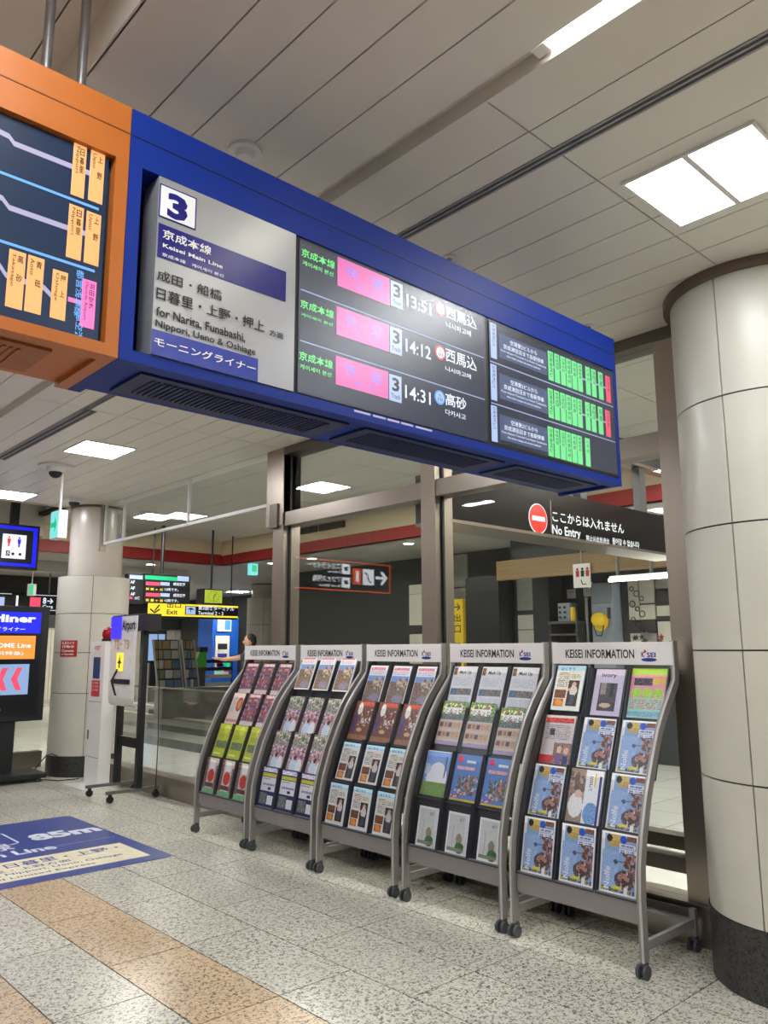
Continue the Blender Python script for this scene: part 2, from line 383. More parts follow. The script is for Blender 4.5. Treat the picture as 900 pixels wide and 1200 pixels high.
for y0, y1 in ((2.165, 3.94), (4.085, 5.84)):
    gpart('lower_rail', 'stainless_dark', 4.17, 4.28, y0, y1, .445, .515)
    gpart('lower_rail', 'stainless_dark', 4.17, 4.28, y0, y1, .33, .405)
    gpart('window_pane', 'glass', 4.215, 4.223, y0, y1, .207, 2.61)
    gpart('window_pane', 'glass', 4.215, 4.223, y0, y1, 2.735, CEIL-.07)
    gpart('pane_gasket', 'black', 4.21, 4.23, y0, y0+.02, .2, 2.61); gpart('pane_gasket', 'black', 4.21, 4.23, y1-.02, y1, .2, CEIL-.07)
# glass balustrade on the curb left of the posts
for a, b in ((6.0, 7.265), (7.275, 9.75)): gpart('balustrade_pane', 'glass', 4.214, 4.224, a, b, .207, 1.085)
gpart('balustrade_rail', 'stainless_bar', 4.20, 4.24, 6.0, 9.78, 1.085, 1.10)
# hanging smoke screen with white frame
for a, b in ((6.10, 7.61), (7.64, 9.20), (9.23, 9.74)):
    gpart('smoke_screen_pane', 'glass', 4.166, 4.174, a, b, 2.85, CEIL-.01)
for y in (6.085, 7.61, 9.20, 9.74): gpart('screen_frame', 'white_paint', 4.155, 4.185, y, y+.03, 2.82, CEIL)
gpart('screen_frame', 'white_paint', 4.155, 4.185, 6.1, 9.76, 2.82, 2.85)
gpart('screen_post', 'stainless', 4.12, 4.20, 9.78, 9.86, 2.74, CEIL)

#@@LIGHTS
# ================================================================== luminaires
mat('lamp_glow', (250, 252, 255), emit=LAMP); mat('lamp_glow_near', (250, 252, 255), emit=LAMP*.48); mat('lamp_glow_in', (255, 250, 240), emit=LAMP_IN); mat('tube_glow', (255, 252, 240), emit=26)
mat('down_glow', (255, 250, 235), emit=18)
def ceiling_lamp(x, y, z, label, glow='lamp_glow', wx=.46, wy=.50, divide='x'):
    t = thing('ceiling_light', label, 'light', (x, y, z), 'square ceiling lights')
    b = MB(); f = .012
    b.box(x-wx/2-f, x+wx/2+f, y-wy/2-f, y-wy/2, z-.012, z+.002).box(x-wx/2-f, x+wx/2+f, y+wy/2, y+wy/2+f, z-.012, z+.002)
    b.box(x-wx/2-f, x-wx/2, y-wy/2, y+wy/2, z-.012, z+.002).box(x+wx/2, x+wx/2+f, y-wy/2, y+wy/2, z-.012, z+.002)
    b.build('frame', 'white_paint', t)
    for s in (-1, 1): box('diffuser', glow, t, x-wx/2, x+wx/2, y+s*.012, y+s*wy/2, z-.009, z-.004)
    box('divider', 'white_paint', t, x-wx/2, x+wx/2, y-.012, y+.012, z-.012, z-.002)
    return t
ceiling_lamp(2.91, 1.22, CEIL, 'bright square two-pane ceiling light nearest the round column at the upper right', 'lamp_glow_near')
ceiling_lamp(2.91, 7.04, CEIL, 'bright ceiling light left of the blue board, nearer of the two')
ceiling_lamp(3.02, 9.87, CEIL, 'bright ceiling light at the far left edge near the column')
ceiling_lamp(2.91, 4.13, CEIL, 'square ceiling light hidden above and behind the blue departure board')
ceiling_lamp(2.91, .56, CEIL, 'square ceiling light just outside the right edge of the picture', 'lamp_glow_near')
for x, y in ((2.91, -1.7), (.29, -1.7), (.29, 1.22), (-2.3, -2.6), (.29, 4.13), (.29, 7.04), (-2.3, 1.2), (-2.3, 5.5)):  # lamp rows carried on unseen; further lamps added to brighten the hall
    ceiling_lamp(x, y, CEIL+(.16 if x < .8 else 0), 'unseen square ceiling light outside the picture, brightening the hall')
ceiling_lamp(6.12, 7.77, CEIL_IN, 'square ceiling light seen through the glass above the steel transom', 'lamp_glow_in')
for x, y in ((6.12, 4.2), (6.12, 1.0), (5.3, 2.0), (7.25, 2.9), (5.6, 11.3)): ceiling_lamp(x, y, CEIL_IN, 'extra square ceiling light added to brighten the inner concourse', 'lamp_glow_in')  # extra lamps, mostly hidden from the camera, added to brighten the concourse
# fluorescent tube in the trough
t = thing('tube_light', 'long lit fluorescent tube in the ceiling trough at the top', 'light', (1.87, 0, CEIL+.03))
MB().cyl((1.87, -2.2, CEIL+.035), (1.87, 1.26, CEIL+.035), .013, n=12).build('tube', 'tube_glow', t)
for y in (-2.25, 1.26): box('socket', 'white_paint', t, 1.845, 1.895, y, y+.05, CEIL+.02, CEIL+.06)
# downlights in the low ceiling
dl = [(8.46, 8.6, CEIL_LOW, 'round downlight in the low ceiling beyond the red band, right of centre'), (11.4, 12.0, CEIL_LOW, 'round downlight farther back above the dark wall'),
      (8.5, 12.3, CEIL_LOW, 'round downlight seen left of the steel post'), (8.6, 11.2, CEIL_LOW, 'round downlight above the mirrored sign'),
      (6.9, 14.7, CEIL_LOW, 'round downlight just right of the left column'), (6.9, 14.0, CEIL_LOW, 'round downlight above the black train information board')]
for x, y, z, lb in dl:
    t = thing('downlight', lb, 'light', (x, y, z), 'round downlights')
    disc('glow', 'down_glow', t, (x, y, z-.006), (0, 0, 1), .075, .004); MB().cyl((x, y, z-.004), (x, y, z+.01), .1, n=24).build('trim_ring', 'white_paint', t)
for x, y in ((12, 19), (9.5, 22), (6, 22), (15, 7), (10.0, 4), (9.2, 6.2), (13, 10), (14, 13)):
    ceiling_lamp(x, y, CEIL_LOW, 'ceiling light deep inside the concourse', 'lamp_glow_in')
for x, y in ((2, 14), (0, 18), (3, 22)): ceiling_lamp(x, y, CEIL+.55, 'ceiling light beyond the left column', 'lamp_glow_in')

#@@BOARDS
# ================================================================== hanging departure board (blue) and its orange neighbour
for n, c, e in (('led_bg', (30, 38, 60), .9), ('led_bg2', (36, 44, 66), .9), ('led_navy', (18, 42, 72), .9), ('led_black', (4, 6, 14), .8), ('led_line', (150, 165, 200), 1), ('led_white', (225, 235, 250), 1.1), ('led_green', (110, 235, 130), 1.05),
                ('led_pink', (222, 104, 176), .95), ('led_lilac', (160, 140, 240), 1.0), ('led_tag', (170, 190, 235), 1.0), ('led_ring_red', (236, 70, 80), 1), ('led_ring_blue', (90, 160, 235), 1), ('led_box', (70, 84, 120), .9),
                ('led_bar', (110, 220, 140), 1), ('led_red', (235, 80, 110), 1), ('led_amber', (246, 178, 112), .98), ('led_blueline', (110, 170, 235), 1), ('led_route', (176, 170, 200), .9), ('led_haneda', (246, 120, 190), 1.0),
                ('led_yellow', (250, 225, 60), 1.1), ('led_blue', (24, 30, 225), 1.1), ('led_orange', (250, 150, 60), 1.1), ('led_sky', (150, 180, 225), .8), ('led_cyan', (120, 215, 215), 1.1), ('led_teal', (40, 190, 130), 1.0), ('lit_white', (235, 238, 245), 1.0), ('lit_red', (236, 50, 40), 1.1)):
    mat(n, c, .35, emit=e)
YB, YS = 1.95, 1.962            # front of the casing, face of the screens
X0, X1, Z0, Z1 = .842, 3.352, 2.265, 3.005
ZL, ZU = 2.300, 2.838           # opening
def casing(t, x0, x1, ox0, ox1, paint, dark, YD=2.30):
    b = MB()
    b.box(x0, x1, YB, YD, ZU, Z1)                       # upper fascia
    b.box(x0, x1, YB+.05, YD, Z0+.015, ZL-.002)
    b.box(x0, ox0, YB, YD, Z0, ZU).box(ox1, x1, YB, YD, Z0, ZU).box(ox0, ox1, YD-.02, YD, ZL, ZU)
    b.build('casing', paint, t)
    MB().box(x0, x1, YB-.002, YB+.001, ZU+.085, ZU+.088).build('fascia_joint', dark, t)
    MB().box(ox0, ox1, YB, YB+.05, Z0, ZL-.002).build('lower_rim', paint, t)
bb = thing('departure_board', 'long blue hanging departure board with silver line sign and two dark screens', 'departure board', (X0, YB, Z0))
casing(bb, X0, X1, .880, 3.332, 'blue_paint', 'blue_dark')
ob = thing('departure_board', 'orange framed hanging train route board at the upper left', 'departure board', (-1.6, YB, Z0))
casing(ob, -1.6, X0-.002, -1.5, .803, 'orange_paint', 'orange_dark')
# underside: service panels with fine slats
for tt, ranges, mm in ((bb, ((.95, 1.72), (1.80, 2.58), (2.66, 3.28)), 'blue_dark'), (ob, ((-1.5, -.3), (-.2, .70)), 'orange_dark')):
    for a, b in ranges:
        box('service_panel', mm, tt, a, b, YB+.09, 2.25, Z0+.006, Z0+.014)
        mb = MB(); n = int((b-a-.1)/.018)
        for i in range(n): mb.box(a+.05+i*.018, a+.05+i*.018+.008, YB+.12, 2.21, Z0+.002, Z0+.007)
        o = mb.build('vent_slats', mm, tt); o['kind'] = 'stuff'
# silver sign panel
sp = box('line_sign', 'silver_panel', bb, .930, 1.412, 1.946, 2.04, ZL, ZU-.004)
YP = 1.945
mat('sign_blue', (22, 20, 118), .25); mat('sign_blue2', (40, 60, 160), .25); mat('sign_white', (238, 238, 240), .3)
rect_y('number_plate', 'sign_blue', sp, (187.7, 214.5), (229, 270), YP, .001, )
rect_y('number_plate', 'sign_white', sp, (189, 216.5), (227.8, 268), YP-.001, .001)
text_y('3', 'sign_blue', sp, (197, 224), (219.5, 263), YP-.0025, .05)
rect_y('line_banner', 'sign_blue', sp, (186, 261), (334.5, 353.7), YP, .001)
def T(s, p, q, m='ink', y=YP-.0025, b=.02, par=None): return text_y(s, m, par or sp, p, q, y, b)
T('京成本線', (191, 267.5), (247.5, 300), 'sign_white', b=.03)
T('Keisei Main Line', (191, 284.5), (261, 315), 'sign_white')
T('京成本線　게이세이 본선', (190, 295.5), (262, 325.5), 'sign_white', b=.01)
T('成田・船橋', (184.5, 315), (260, 353)); T('日暮里・上野・押上', (183.7, 335.5), (310, 390)); T('方面', (316, 385.5), (332, 398))
for s_, pl_, yb, xr in (('for Narita, Funabashi,', (183, 359), 371.5, (287, 395)), ('Nippori, Ueno & Oshiage', (182, 374), 385.2, (299, 410))):
    xa_, za_ = AY(*pl_, YP); zb_ = AY(pl_[0], yb, YP)[1]; text(s_, 'ink', sp, (xa_, YP-.0025, zb_), (1, 0, 0), (0, 0, 1), AY(*xr, YP)[0]-xa_, za_-zb_, .015)
rect_y('service_banner', 'sign_blue2', sp, (178.5, 385), (301.7, 447.5), YP, .001)
T('モーニングライナー', (181, 394), (299.5, 437), 'sign_white', b=.03)
# screen with three departures
box('bezel', 'black', bb, 1.414, 3.331, YS-.004, YS+.03, ZL, ZU-.002)
s1 = box('screen', 'led_bg', bb, 1.434, 2.358, YS-.008, YS-.002, 2.305, 2.826)
YQ = YS-.010
def bandz(par, x0, x1, z0, z1, m, nm='screen_band'): return box(nm, m, par, x0, x1, YQ+.001, YQ+.002, z0, z1)
rows = [dict(g=((353.3, 290), (392.5, 316)), k=((354.7, 304.6), (390.7, 324.6)), pk=((396, 300.6), (456.8, 358.4)), tk=((458, 328), (472, 363)), tm=((476.5, 344), (505.3, 370)), ci=(516, 362), de=((522.7, 358), (558.7, 386.7)), dk=((522.7, 376.5), (552, 395)), t='13:51', d='西馬込', e='니시마고메', ring='led_ring_red'),
        dict(g=((352, 350), (391.2, 374)), k=((353, 366), (390, 382.7)), pk=((394.7, 358.4), (456, 412.5)), tk=((457.3, 382), (471.2, 417.3)), tm=((475.5, 396.5), (505, 422)), ci=(516, 413.3), de=((522, 407), (558.7, 435.7)), dk=((522, 428.5), (552, 444.5)), t='14:12', d='西馬込', e='니시마고메', ring='led_ring_red'),
        dict(g=((350.7, 410.7), (390, 433)), k=((351.5, 425.8), (388.5, 442.4)), pk=((393.9, 416.5), (455.2, 467.6)), tk=((456.5, 437.8), (470.7, 472.5)), tm=((474.7, 450.6), (504.8, 475)), ci=(515.5, 465.8), de=((521.9, 459.7), (546.7, 481.8)), dk=((521.9, 479), (546, 492.5)), t='14:31', d='高砂', e='다카사고', ring='led_ring_blue')]
zt = 2.826
for i, r in enumerate(rows):
    q = YQ
    bandz(s1, 1.434, 2.358, zt-.174*(i+1)+.006, zt-.174*(i+1)+.045, 'led_bg2')
    text_y('京成本線', 'led_green', s1, *r['g'], q, .02); text_y('게이세이 본선', 'led_green', s1, *r['k'], q, .01)
    x0, z1 = AY(*r['pk'][0], q); x1, z0 = AY(*r['pk'][1], q)
    box('train_type', 'led_pink', s1, x0, x1, q, q+.002, z0, z1)
    w_, h_ = x1-x0, z1-z0
    text('快', 'led_lilac', s1, (x0+.16*w_, q-.001, z0+.42*h_), (1, 0, 0), (0, 0, 1), .2*w_, .42*h_)
    text('速', 'led_lilac', s1, (x0+.64*w_, q-.001, z0+.42*h_), (1, 0, 0), (0, 0, 1), .22*w_, .42*h_)
    text('쾌', 'led_lilac', s1, (x0+.36*w_, q-.001, z0+.12*h_), (1, 0, 0), (0, 0, 1), .08*w_, .2*h_, .01)
    text('속', 'led_lilac', s1, (x0+.62*w_, q-.001, z0+.12*h_), (1, 0, 0), (0, 0, 1), .08*w_, .2*h_, .01)
    x0, z1 = AY(*r['tk'][0], q); x1, z0 = AY(*r['tk'][1], q)
    box('track_plate', 'led_tag', s1, x0, x1, q, q+.002, z0, z1)
    text('3', 'led_black', s1, (x0+.2*(x1-x0), q-.001, z0+.38*(z1-z0)), (1, 0, 0), (0, 0, 1), .6*(x1-x0), .52*(z1-z0), .03)
    text('Track', 'led_black', s1, (x0+.12*(x1-x0), q-.001, z0+.1*(z1-z0)), (1, 0, 0), (0, 0, 1), .76*(x1-x0), .18*(z1-z0), .01)
    text_y(r['t'], 'led_white', s1, *r['tm'], q, .01)
    cx, cz = AY(*r['ci'], q)
    disc('station_number', r['ring'], s1, (cx, q, cz), (0, 1, 0), .028, .001); disc('station_number', 'led_white' if i < 2 else 'led_tag', s1, (cx, q-.001, cz), (0, 1, 0), .021, .0015)
    text('A' if i < 2 else 'KS', 'led_black', s1, (cx-.007, q-.0015, cz+.002), (1, 0, 0), (0, 0, 1), .014, .012, .0)
    text('01' if i < 2 else '10', 'led_black', s1, (cx-.012, q-.0015, cz-.015), (1, 0, 0), (0, 0, 1), .024, .014, .01)
    text_y(r['d'], 'led_white', s1, *r['de'], q, .03); text_y(r['e'], 'led_white', s1, *r['dk'], q, .01)
    if i < 2:
        z = AY(*((350.7, 338) if i == 0 else (350, 398)), q)[1]; box('row_line', 'led_line', s1, 1.44, 2.355, q+.0005, q+.002, z-.002, z+.002)
box('cover_glass', 'screen_glass', bb, 1.428, 2.364, YS-.0135, YS-.0125, 2.303, 2.832)
# screen with the stops
s2 = box('screen', 'led_bg', bb, 2.392, 3.322, YS-.008, YS-.002, 2.318, 2.822)
tg = [((574.6, 377.6), (582.4, 421)), ((575, 426), (582.8, 470)), ((575.6, 474.4), (583.4, 518.4))]
gb = [((584.4, 390), (641.6, 440)), ((585, 437), (642, 485)), ((585.6, 485), (642.4, 530))]
br = [((643, 411), (649.4, 447)), ((643.6, 455), (650, 491)), ((644.6, 500), (651, 536))]
barx = [643.2, 650.5, 657.6, 664.2, 670.8, 677.2, None, 686.4, 693.2, None, 701.2]
for i in range(3):
    x0, z1 = AY(*tg[i][0], YQ); x1, z0 = AY(*tg[i][1], YQ); box('stop_tag', 'led_tag', s2, x0, x1, YQ, YQ+.002, z0, z1)
    vtext('空港第2ビル', 'led_black', s2, x0+.008, x1-.008, z0+.05, z1-.004, YQ-.001, .0)
    x0, z1 = AY(*gb[i][0], YQ); x1, z0 = AY(*gb[i][1], YQ); box('notice_box', 'led_box', s2, x0, x1, YQ, YQ+.002, z0, z1)
    w_, h_ = x1-x0, z1-z0
    for s, fx, fw, fz, fh in (('空港第2ビルから', .22, .56, .68, .2), ('京成津田沼まで各駅停車', .08, .84, .42, .2), ('From Airport Terminal 2 to Keisei Tsudanuma', .03, .94, .25, .11), ('the train stops at every station', .14, .7, .09, .11)):
        text(s, 'led_white', s2, (x0+fx*w_, YQ-.001, z0+fz*h_), (1, 0, 0), (0, 0, 1), fw*w_, fh*h_, .005)
    za = AY(*br[i][0], YQ)[1]; zb = AY(*br[i][1], YQ)[1]; cnt = 0
    names = ['空港第2ビル', '京成成田', '公津の杜', '京成酒々井', '大佐倉', '京成佐倉', '', '八千代', '津田沼', '', '船橋']
    for k, bx in enumerate(barx):
        if bx is None or (i == 2 and k > 7): continue
        xa = AY(bx, 440+i*45, YQ)[0]; wd = .037
        bar = box('stop_bar', 'led_bar', s2, xa, xa+wd, YQ, YQ+.002, zb, za)
        vtext(names[k][:5], 'led_black', s2, xa+.008, xa+wd-.008, zb+(za-zb)*(.12 if len(names[k]) > 4 else .45), za-.006, YQ-.001, .0)
    if i < 2:
        xa = AY(710.5, 460+i*42, YQ)[0]; box('stop_bar', 'led_red', s2, xa, xa+.038, YQ, YQ+.002, zb, za-.004)
        vtext('羽田空港', 'led_black', s2, xa+.012, xa+.026, zb+.05, za-.01, YQ-.001, .0)
        z = AY(*((575, 423) if i == 0 else (575.5, 471.5)), YQ)[1]; box('row_line', 'led_line', s2, 2.395, 3.318, YQ+.0005, YQ+.002, z-.002, z+.002)
    xm = AY(643, 440, YQ)[0]; zm = (za+zb)/2
    MB().box(xm, 3.02 if i == 2 else 3.26, YQ+.0008, YQ+.0019, zm-.004, zm+.004).build('route_line', 'led_route', s2)
box('cover_glass', 'screen_glass', bb, 2.386, 3.328, YS-.0135, YS-.0125, 2.308, 2.832)
# little stickers on the lower rim
for k, (a, b) in enumerate(((415, 434), (437, 452), (454, 468), (470, 484), (487, 506))):
    xa, xb = AY(a, 487, YB)[0], AY(b, 495, YB)[0]; box('rim_sticker', 'led_route', bb, xa, xb, YB-.001, YB, ZL-.012, ZL-.005)
# orange board screen
box('bezel', 'black', ob, -1.5, .803, YS+.02, YS+.04, ZL, ZU-.002)
s3 = box('screen', 'led_navy', ob, -1.45, .790, YS+.004, YS+.016, ZL+.005, ZU-.008); YO = YS+.002
for p, q, s in (((87, 166.6), (102.5, 234.6), '日暮里'), ((107, 175), (124, 241.6), '上 野'), ((81.6, 238), (99, 307.4), '日暮里'), ((102, 246.5), (119.5, 314), '上 野'), ((11.3, 291), (30.6, 365), '高 砂'), ((33.4, 298), (52.4, 370.5), '青 砥'), ((62.3, 314.7), (80.7, 377.6), '押 上'), ((97, 325.8), (114.4, 387.5), '羽田空港')):
    x0, z1 = AY(*p, YO); x1, z0 = AY(*q, YO); x1 -= .010
    box('station_tag', 'led_haneda' if '羽' in s else 'led_amber', s3, x0, x1, YO, YO+.002, z0, z1, bevel=.0008)
    vtext(s, 'led_black', s3, x0+(x1-x0)*.5, x1-.006, z0+(z1-z0)*(.4 if '羽' in s else .45), z1-.008, YO-.001, .01)
    en = {'日暮里': 'Nippori', '上 野': 'Ueno', '高 砂': 'Takasago', '青 砥': 'Aoto', '押 上': 'Oshiage', '羽田空港': 'Haneda Airport'}[s]
    text(en, 'led_black', s3, (x0+.006, YO-.001, z1-.008), (0, 0, -1), (1, 0, 0), min((z1-z0)*.8, .011*len(en)), .010, .0)
for p in ((121.8, 247.3), (116.7, 319.5)):
    z = AY(*p, YO)[1]; box('row_line', 'led_blueline', s3, -1.45, .77, YO+.001, YO+.002, z-.0035, z+.0035)
for P_ in (((-60, 130), (0, 154), (11, 159.5), (17, 168), (85, 195), (106, 203)), ((-60, 205), (3, 232), (11, 243), (80, 267), (102, 274)), ((-60, 270), (0, 311), (7, 322), (30, 330), (52, 337), (62, 348))):
    for a, b in zip(P_[:-1], P_[1:]):
        (xa, za), (xb, zb) = AY(*a, YO), AY(*b, YO); h = .007
        MB().prism([(xa, za-h), (xb, zb-h), (xb, zb+h), (xa, za+h)], 'y', YO+.0008, YO+.0019).build('route_line', 'led_route', s3)
xa, za = AY(80, 350, YO); xb, _ = AY(97, 352, YO); box('route_line', 'led_haneda', s3, xa, xb, YO+.001, YO+.002, za-.006, za+.006)
text('都営浅草線', 'led_blueline', s3, AY(90, 315, YO)[:1]+(YO, AY(90, 315, YO)[1]), (0, 0, -1), (1, 0, 0), .13, .02, .01)
text('京急空港線', 'led_blueline', s3, AY(90, 356, YO)[:1]+(YO, AY(90, 356, YO)[1]), (0, 0, -1), (1, 0, 0), .12, .02, .01)
# hanger rods
for x in (.655, .755): MB().cyl((x, 2.12, Z1), (x, 2.12, CEIL+.16), .014, n=14).build('hanger_rod', 'steel_pole', ob)
#@@RACKS
# ================================================================== printed covers (flat print as a colour attribute)
GW, GH = 42, 60
rng = np.random.default_rng(7)
def canvas(c): a = np.zeros((GH, GW, 3)); a[:] = c; return a
def R(a, x0, y0, x1, y1, c, n=0):          # fractions from the top left
    i0, i1, j0, j1 = int(y0*GH), max(int(y0*GH)+1, int(y1*GH)), int(x0*GW), max(int(x0*GW)+1, int(x1*GW))
    blk = np.array(c, float)+rng.normal(0, 1, (i1-i0, j1-j0, 1))*n+rng.normal(0, 1, (i1-i0, j1-j0, 3))*n*.35
    a[i0:i1, j0:j1] = blk[:a[i0:i1, j0:j1].shape[0], :a[i0:i1, j0:j1].shape[1]]; return a
def E_(a, cx, cy, rx, ry, c, n=0):
    yy, xx = np.mgrid[0:GH, 0:GW]; mk = (((xx+.5)/GW-cx)/rx)**2+(((yy+.5)/GH-cy)/ry)**2 < 1
    a[mk] = np.array(c, float)+rng.normal(0, 1, (mk.sum(), 1))*n; return a
def lines(a, x0, y0, x1, y1, c, step=2):
    for i in range(int(y0*GH), int(y1*GH), step):
        for j in range(int(x0*GW), int(x1*GW)):
            if rng.random() < .7: a[i, j] = c
    return a
def blobs(a, x0, y0, x1, y1, cols, k, r=.05):
    k, r = int(k*2.6), r*.6
    for _ in range(k):
        cx, cy = rng.uniform(x0, x1), rng.uniform(y0, y1); E_(a, cx, cy, r*rng.uniform(.6, 1.5), r*.72*rng.uniform(.6, 1.5), cols[rng.integers(len(cols))], 8)
    return a
W_ = (236, 236, 232)
def d_travel():
    a = canvas((132, 160, 196)); R(a, 0, .3, .5, .9, (146, 172, 208), 6)
    blobs(a, .62, .28, 1, .8, [(120, 72, 50), (92, 66, 52), (168, 110, 84)], 26, .07); E_(a, .35, .13, .2, .11, (176, 152, 84), 8); E_(a, .22, .10, .08, .06, (28, 26, 26))
    R(a, .7, .02, 1, .12, (110, 70, 56), 12); E_(a, .6, .1, .09, .065, (36, 74, 176)); R(a, .5, .17, .93, .24, (242, 242, 244)); R(a, .5, .26, .96, .33, (242, 242, 244)); lines(a, .54, .19, .9, .23, (50, 60, 130)); lines(a, .54, .28, .92, .32, (70, 80, 120))
    E_(a, .68, .74, .28, .15, (86, 74, 80), 16); E_(a, .66, .70, .16, .07, (176, 120, 110), 14); E_(a, .68, .79, .12, .05, (60, 52, 56), 10); blobs(a, .55, .5, 1, .95, [(120, 84, 64), (84, 62, 54), (200, 176, 160)], 12, .05); E_(a, .42, .47, .06, .04, (70, 84, 110)); R(a, .42, .46, .66, .475, (80, 96, 124))
    blobs(a, .05, .88, 1, .98, [(120, 110, 96), (70, 66, 60), (170, 176, 90)], 26, .05); R(a, .36, .86, .6, .9, (214, 206, 60)); R(a, .68, .86, .78, .98, (230, 226, 222))
    R(a, 0, 0, .05, 1, W_); R(a, 0, 0, 1, .045, W_); R(a, 0, .965, 1, 1, W_); R(a, .97, 0, 1, 1, W_); R(a, .05, .02, .11, .30, W_); return a
def d_hakusou():
    a = canvas((214, 226, 230)); R(a, .06, .14, .94, .96, (222, 216, 202), 5); lines(a, .1, .18, .52, .5, (120, 110, 100)); R(a, .5, .34, .9, .9, (58, 50, 46), 14)
    E_(a, .7, .42, .08, .05, (196, 160, 138)); E_(a, .7, .56, .13, .12, (206, 196, 186), 6); R(a, .62, .66, .78, .88, (70, 76, 96), 8); R(a, .5, .52, .62, .57, (206, 180, 160))
    R(a, .06, .55, .46, .74, (120, 72, 44), 20); R(a, .06, .75, .42, .93, (190, 118, 60), 22); E_(a, .24, .83, .13, .06, (226, 150, 60)); lines(a, .55, .2, .9, .3, (150, 140, 130)); R(a, 0, 0, 1, .12, (176, 212, 232)); return a
def d_ivory():
    a = canvas((206, 194, 212)); R(a, .2, .3, .82, .9, (70, 66, 70), 10); R(a, .25, .3, .45, .55, (150, 130, 116), 12); R(a, .58, .3, .7, .6, (30, 28, 30)); R(a, .2, .72, .82, .9, (60, 52, 50), 6); E_(a, .46, .78, .2, .05, (206, 176, 150)); return a
def d_pinkgreen():
    a = canvas((226, 150, 160)); R(a, 0, 0, 1, .14, (176, 214, 70)); R(a, 0, .6, 1, 1, (156, 206, 180)); R(a, .1, .2, .62, .36, (70, 50, 60), 30); E_(a, .72, .26, .09, .07, (226, 190, 40)); E_(a, .9, .26, .08, .07, (226, 180, 40))
    for x in (.2, .5, .8): E_(a, x, .5, .15, .1, (170, 210, 70), 10)
    lines(a, .06, .64, .94, .84, (200, 70, 90)); R(a, .02, .88, .98, .97, (120, 170, 190), 14); return a
def d_news():
    a = canvas((214, 200, 196)); R(a, .04, .05, .96, .16, (190, 60, 50), 30); lines(a, .1, .2, .9, .5, (140, 130, 126)); R(a, .22, .28, .4, .4, (60, 60, 60), 40); R(a, 0, .8, .6, 1, (206, 60, 46), 4); R(a, .45, .55, 1, 1, (150, 110, 96), 24); E_(a, .62, .68, .08, .07, (226, 190, 170)); E_(a, .85, .7, .08, .07, (220, 180, 160)); R(a, .56, .78, .72, .98, (120, 90, 150)); R(a, .78, .8, .94, .98, (60, 66, 110)); return a
def d_bride():
    a = canvas((150, 128, 110)); blobs(a, 0, .1, .5, .5, [(170, 150, 130), (110, 92, 80)], 14, .1); E_(a, .25, .66, .22, .22, (226, 222, 214), 6); E_(a, .3, .45, .1, .07, (214, 180, 156)); R(a, .48, 0, 1, 1, (234, 234, 234)); R(a, .76, .05, .8, .3, (226, 190, 60)); lines(a, .6, .12, .7, .4, (90, 90, 90)); E_(a, .72, .78, .22, .2, (110, 150, 196), 12); R(a, .9, .1, .97, 1, (60, 40, 110)); return a
def d_mash():
    a = canvas((222, 220, 220)); R(a, .03, .04, .18, .2, (130, 96, 60), 20); lines(a, .1, .28, .9, .46, (186, 186, 188)); R(a, .06, .52, .94, .68, (120, 110, 100), 24); R(a, .06, .52, .35, .68, (90, 110, 130), 16); lines(a, .1, .72, .9, .92, (190, 190, 192)); R(a, .1, .88, .8, 1, (150, 140, 120), 20); return a
def d_flowers():
    a = canvas((206, 190, 170)); R(a, 0, 0, 1, .3, (110, 140, 80), 24); blobs(a, .05, .05, .95, .3, [(196, 90, 110), (236, 226, 150), (240, 240, 236), (60, 90, 60)], 26, .05); R(a, .1, .15, .85, .28, (240, 240, 238), 30); R(a, 0, .3, 1, .44, (96, 110, 100), 26)
    for y in (.5, .72): 
        R(a, .04, y-.03, .96, y+.15, (196, 170, 150), 6)
        for x in (.06, .24, .42, .6, .78): R(a, x, y, x+.14, y+.11, [(120, 70, 50), (160, 120, 80), (90, 60, 60), (190, 150, 110), (130, 90, 120)][int(x*5)], 14)
    R(a, 0, .92, 1, 1, (170, 150, 180), 10); return a
def d_mountain():
    a = canvas((126, 156, 214)); E_(a, .55, .6, .42, .36, (232, 236, 240), 3); E_(a, .1, .4, .16, .12, (190, 204, 232)); R(a, 0, .68, 1, 1, (124, 156, 84), 8); R(a, .84, .1, .9, .55, (50, 56, 80), 30); R(a, 0, 0, 1, .02, W_); R(a, 0, 0, .03, 1, W_); return a
def d_map():
    a = canvas((92, 130, 190)); blobs(a, .2, .42, .95, .82, [(150, 110, 84), (206, 190, 170), (70, 110, 70), (190, 130, 110), (100, 80, 90)], 48, .06); E_(a, .17, .1, .1, .07, (206, 60, 66)); R(a, .1, .26, .8, .32, (236, 160, 170), 24); R(a, .45, .12, .8, .17, (236, 236, 240), 20); R(a, 0, .92, 1, 1, (214, 184, 60), 12); blobs(a, .05, .75, .4, .9, [(176, 60, 80), (230, 230, 230)], 8, .04); return a
def d_quiet():
    a = canvas((238, 238, 236)); R(a, .08, .06, .84, .93, (200, 202, 196), 3); E_(a, .6, .62, .14, .13, (150, 136, 116), 8); E_(a, .66, .82, .22, .13, (70, 108, 66), 10); R(a, .3, .3, .33, .8, (150, 150, 146)); R(a, .08, .84, .84, .93, (130, 140, 110), 10); lines(a, .55, .12, .8, .2, (110, 110, 110)); R(a, .88, .03, .97, .97, (214, 214, 212)); return a
def d_rocks():
    a = canvas((236, 232, 234)); R(a, .06, .06, .9, .12, (220, 120, 140), 26); lines(a, .1, .16, .9, .24, (200, 150, 160)); R(a, .03, .28, .97, .42, (120, 150, 206), 6); R(a, .03, .42, .97, .97, (126, 104, 86), 18); blobs(a, .4, .34, .9, .6, [(170, 146, 120), (110, 90, 76), (200, 180, 150)], 20, .08); E_(a, .6, .84, .28, .1, (140, 130, 150), 10); return a
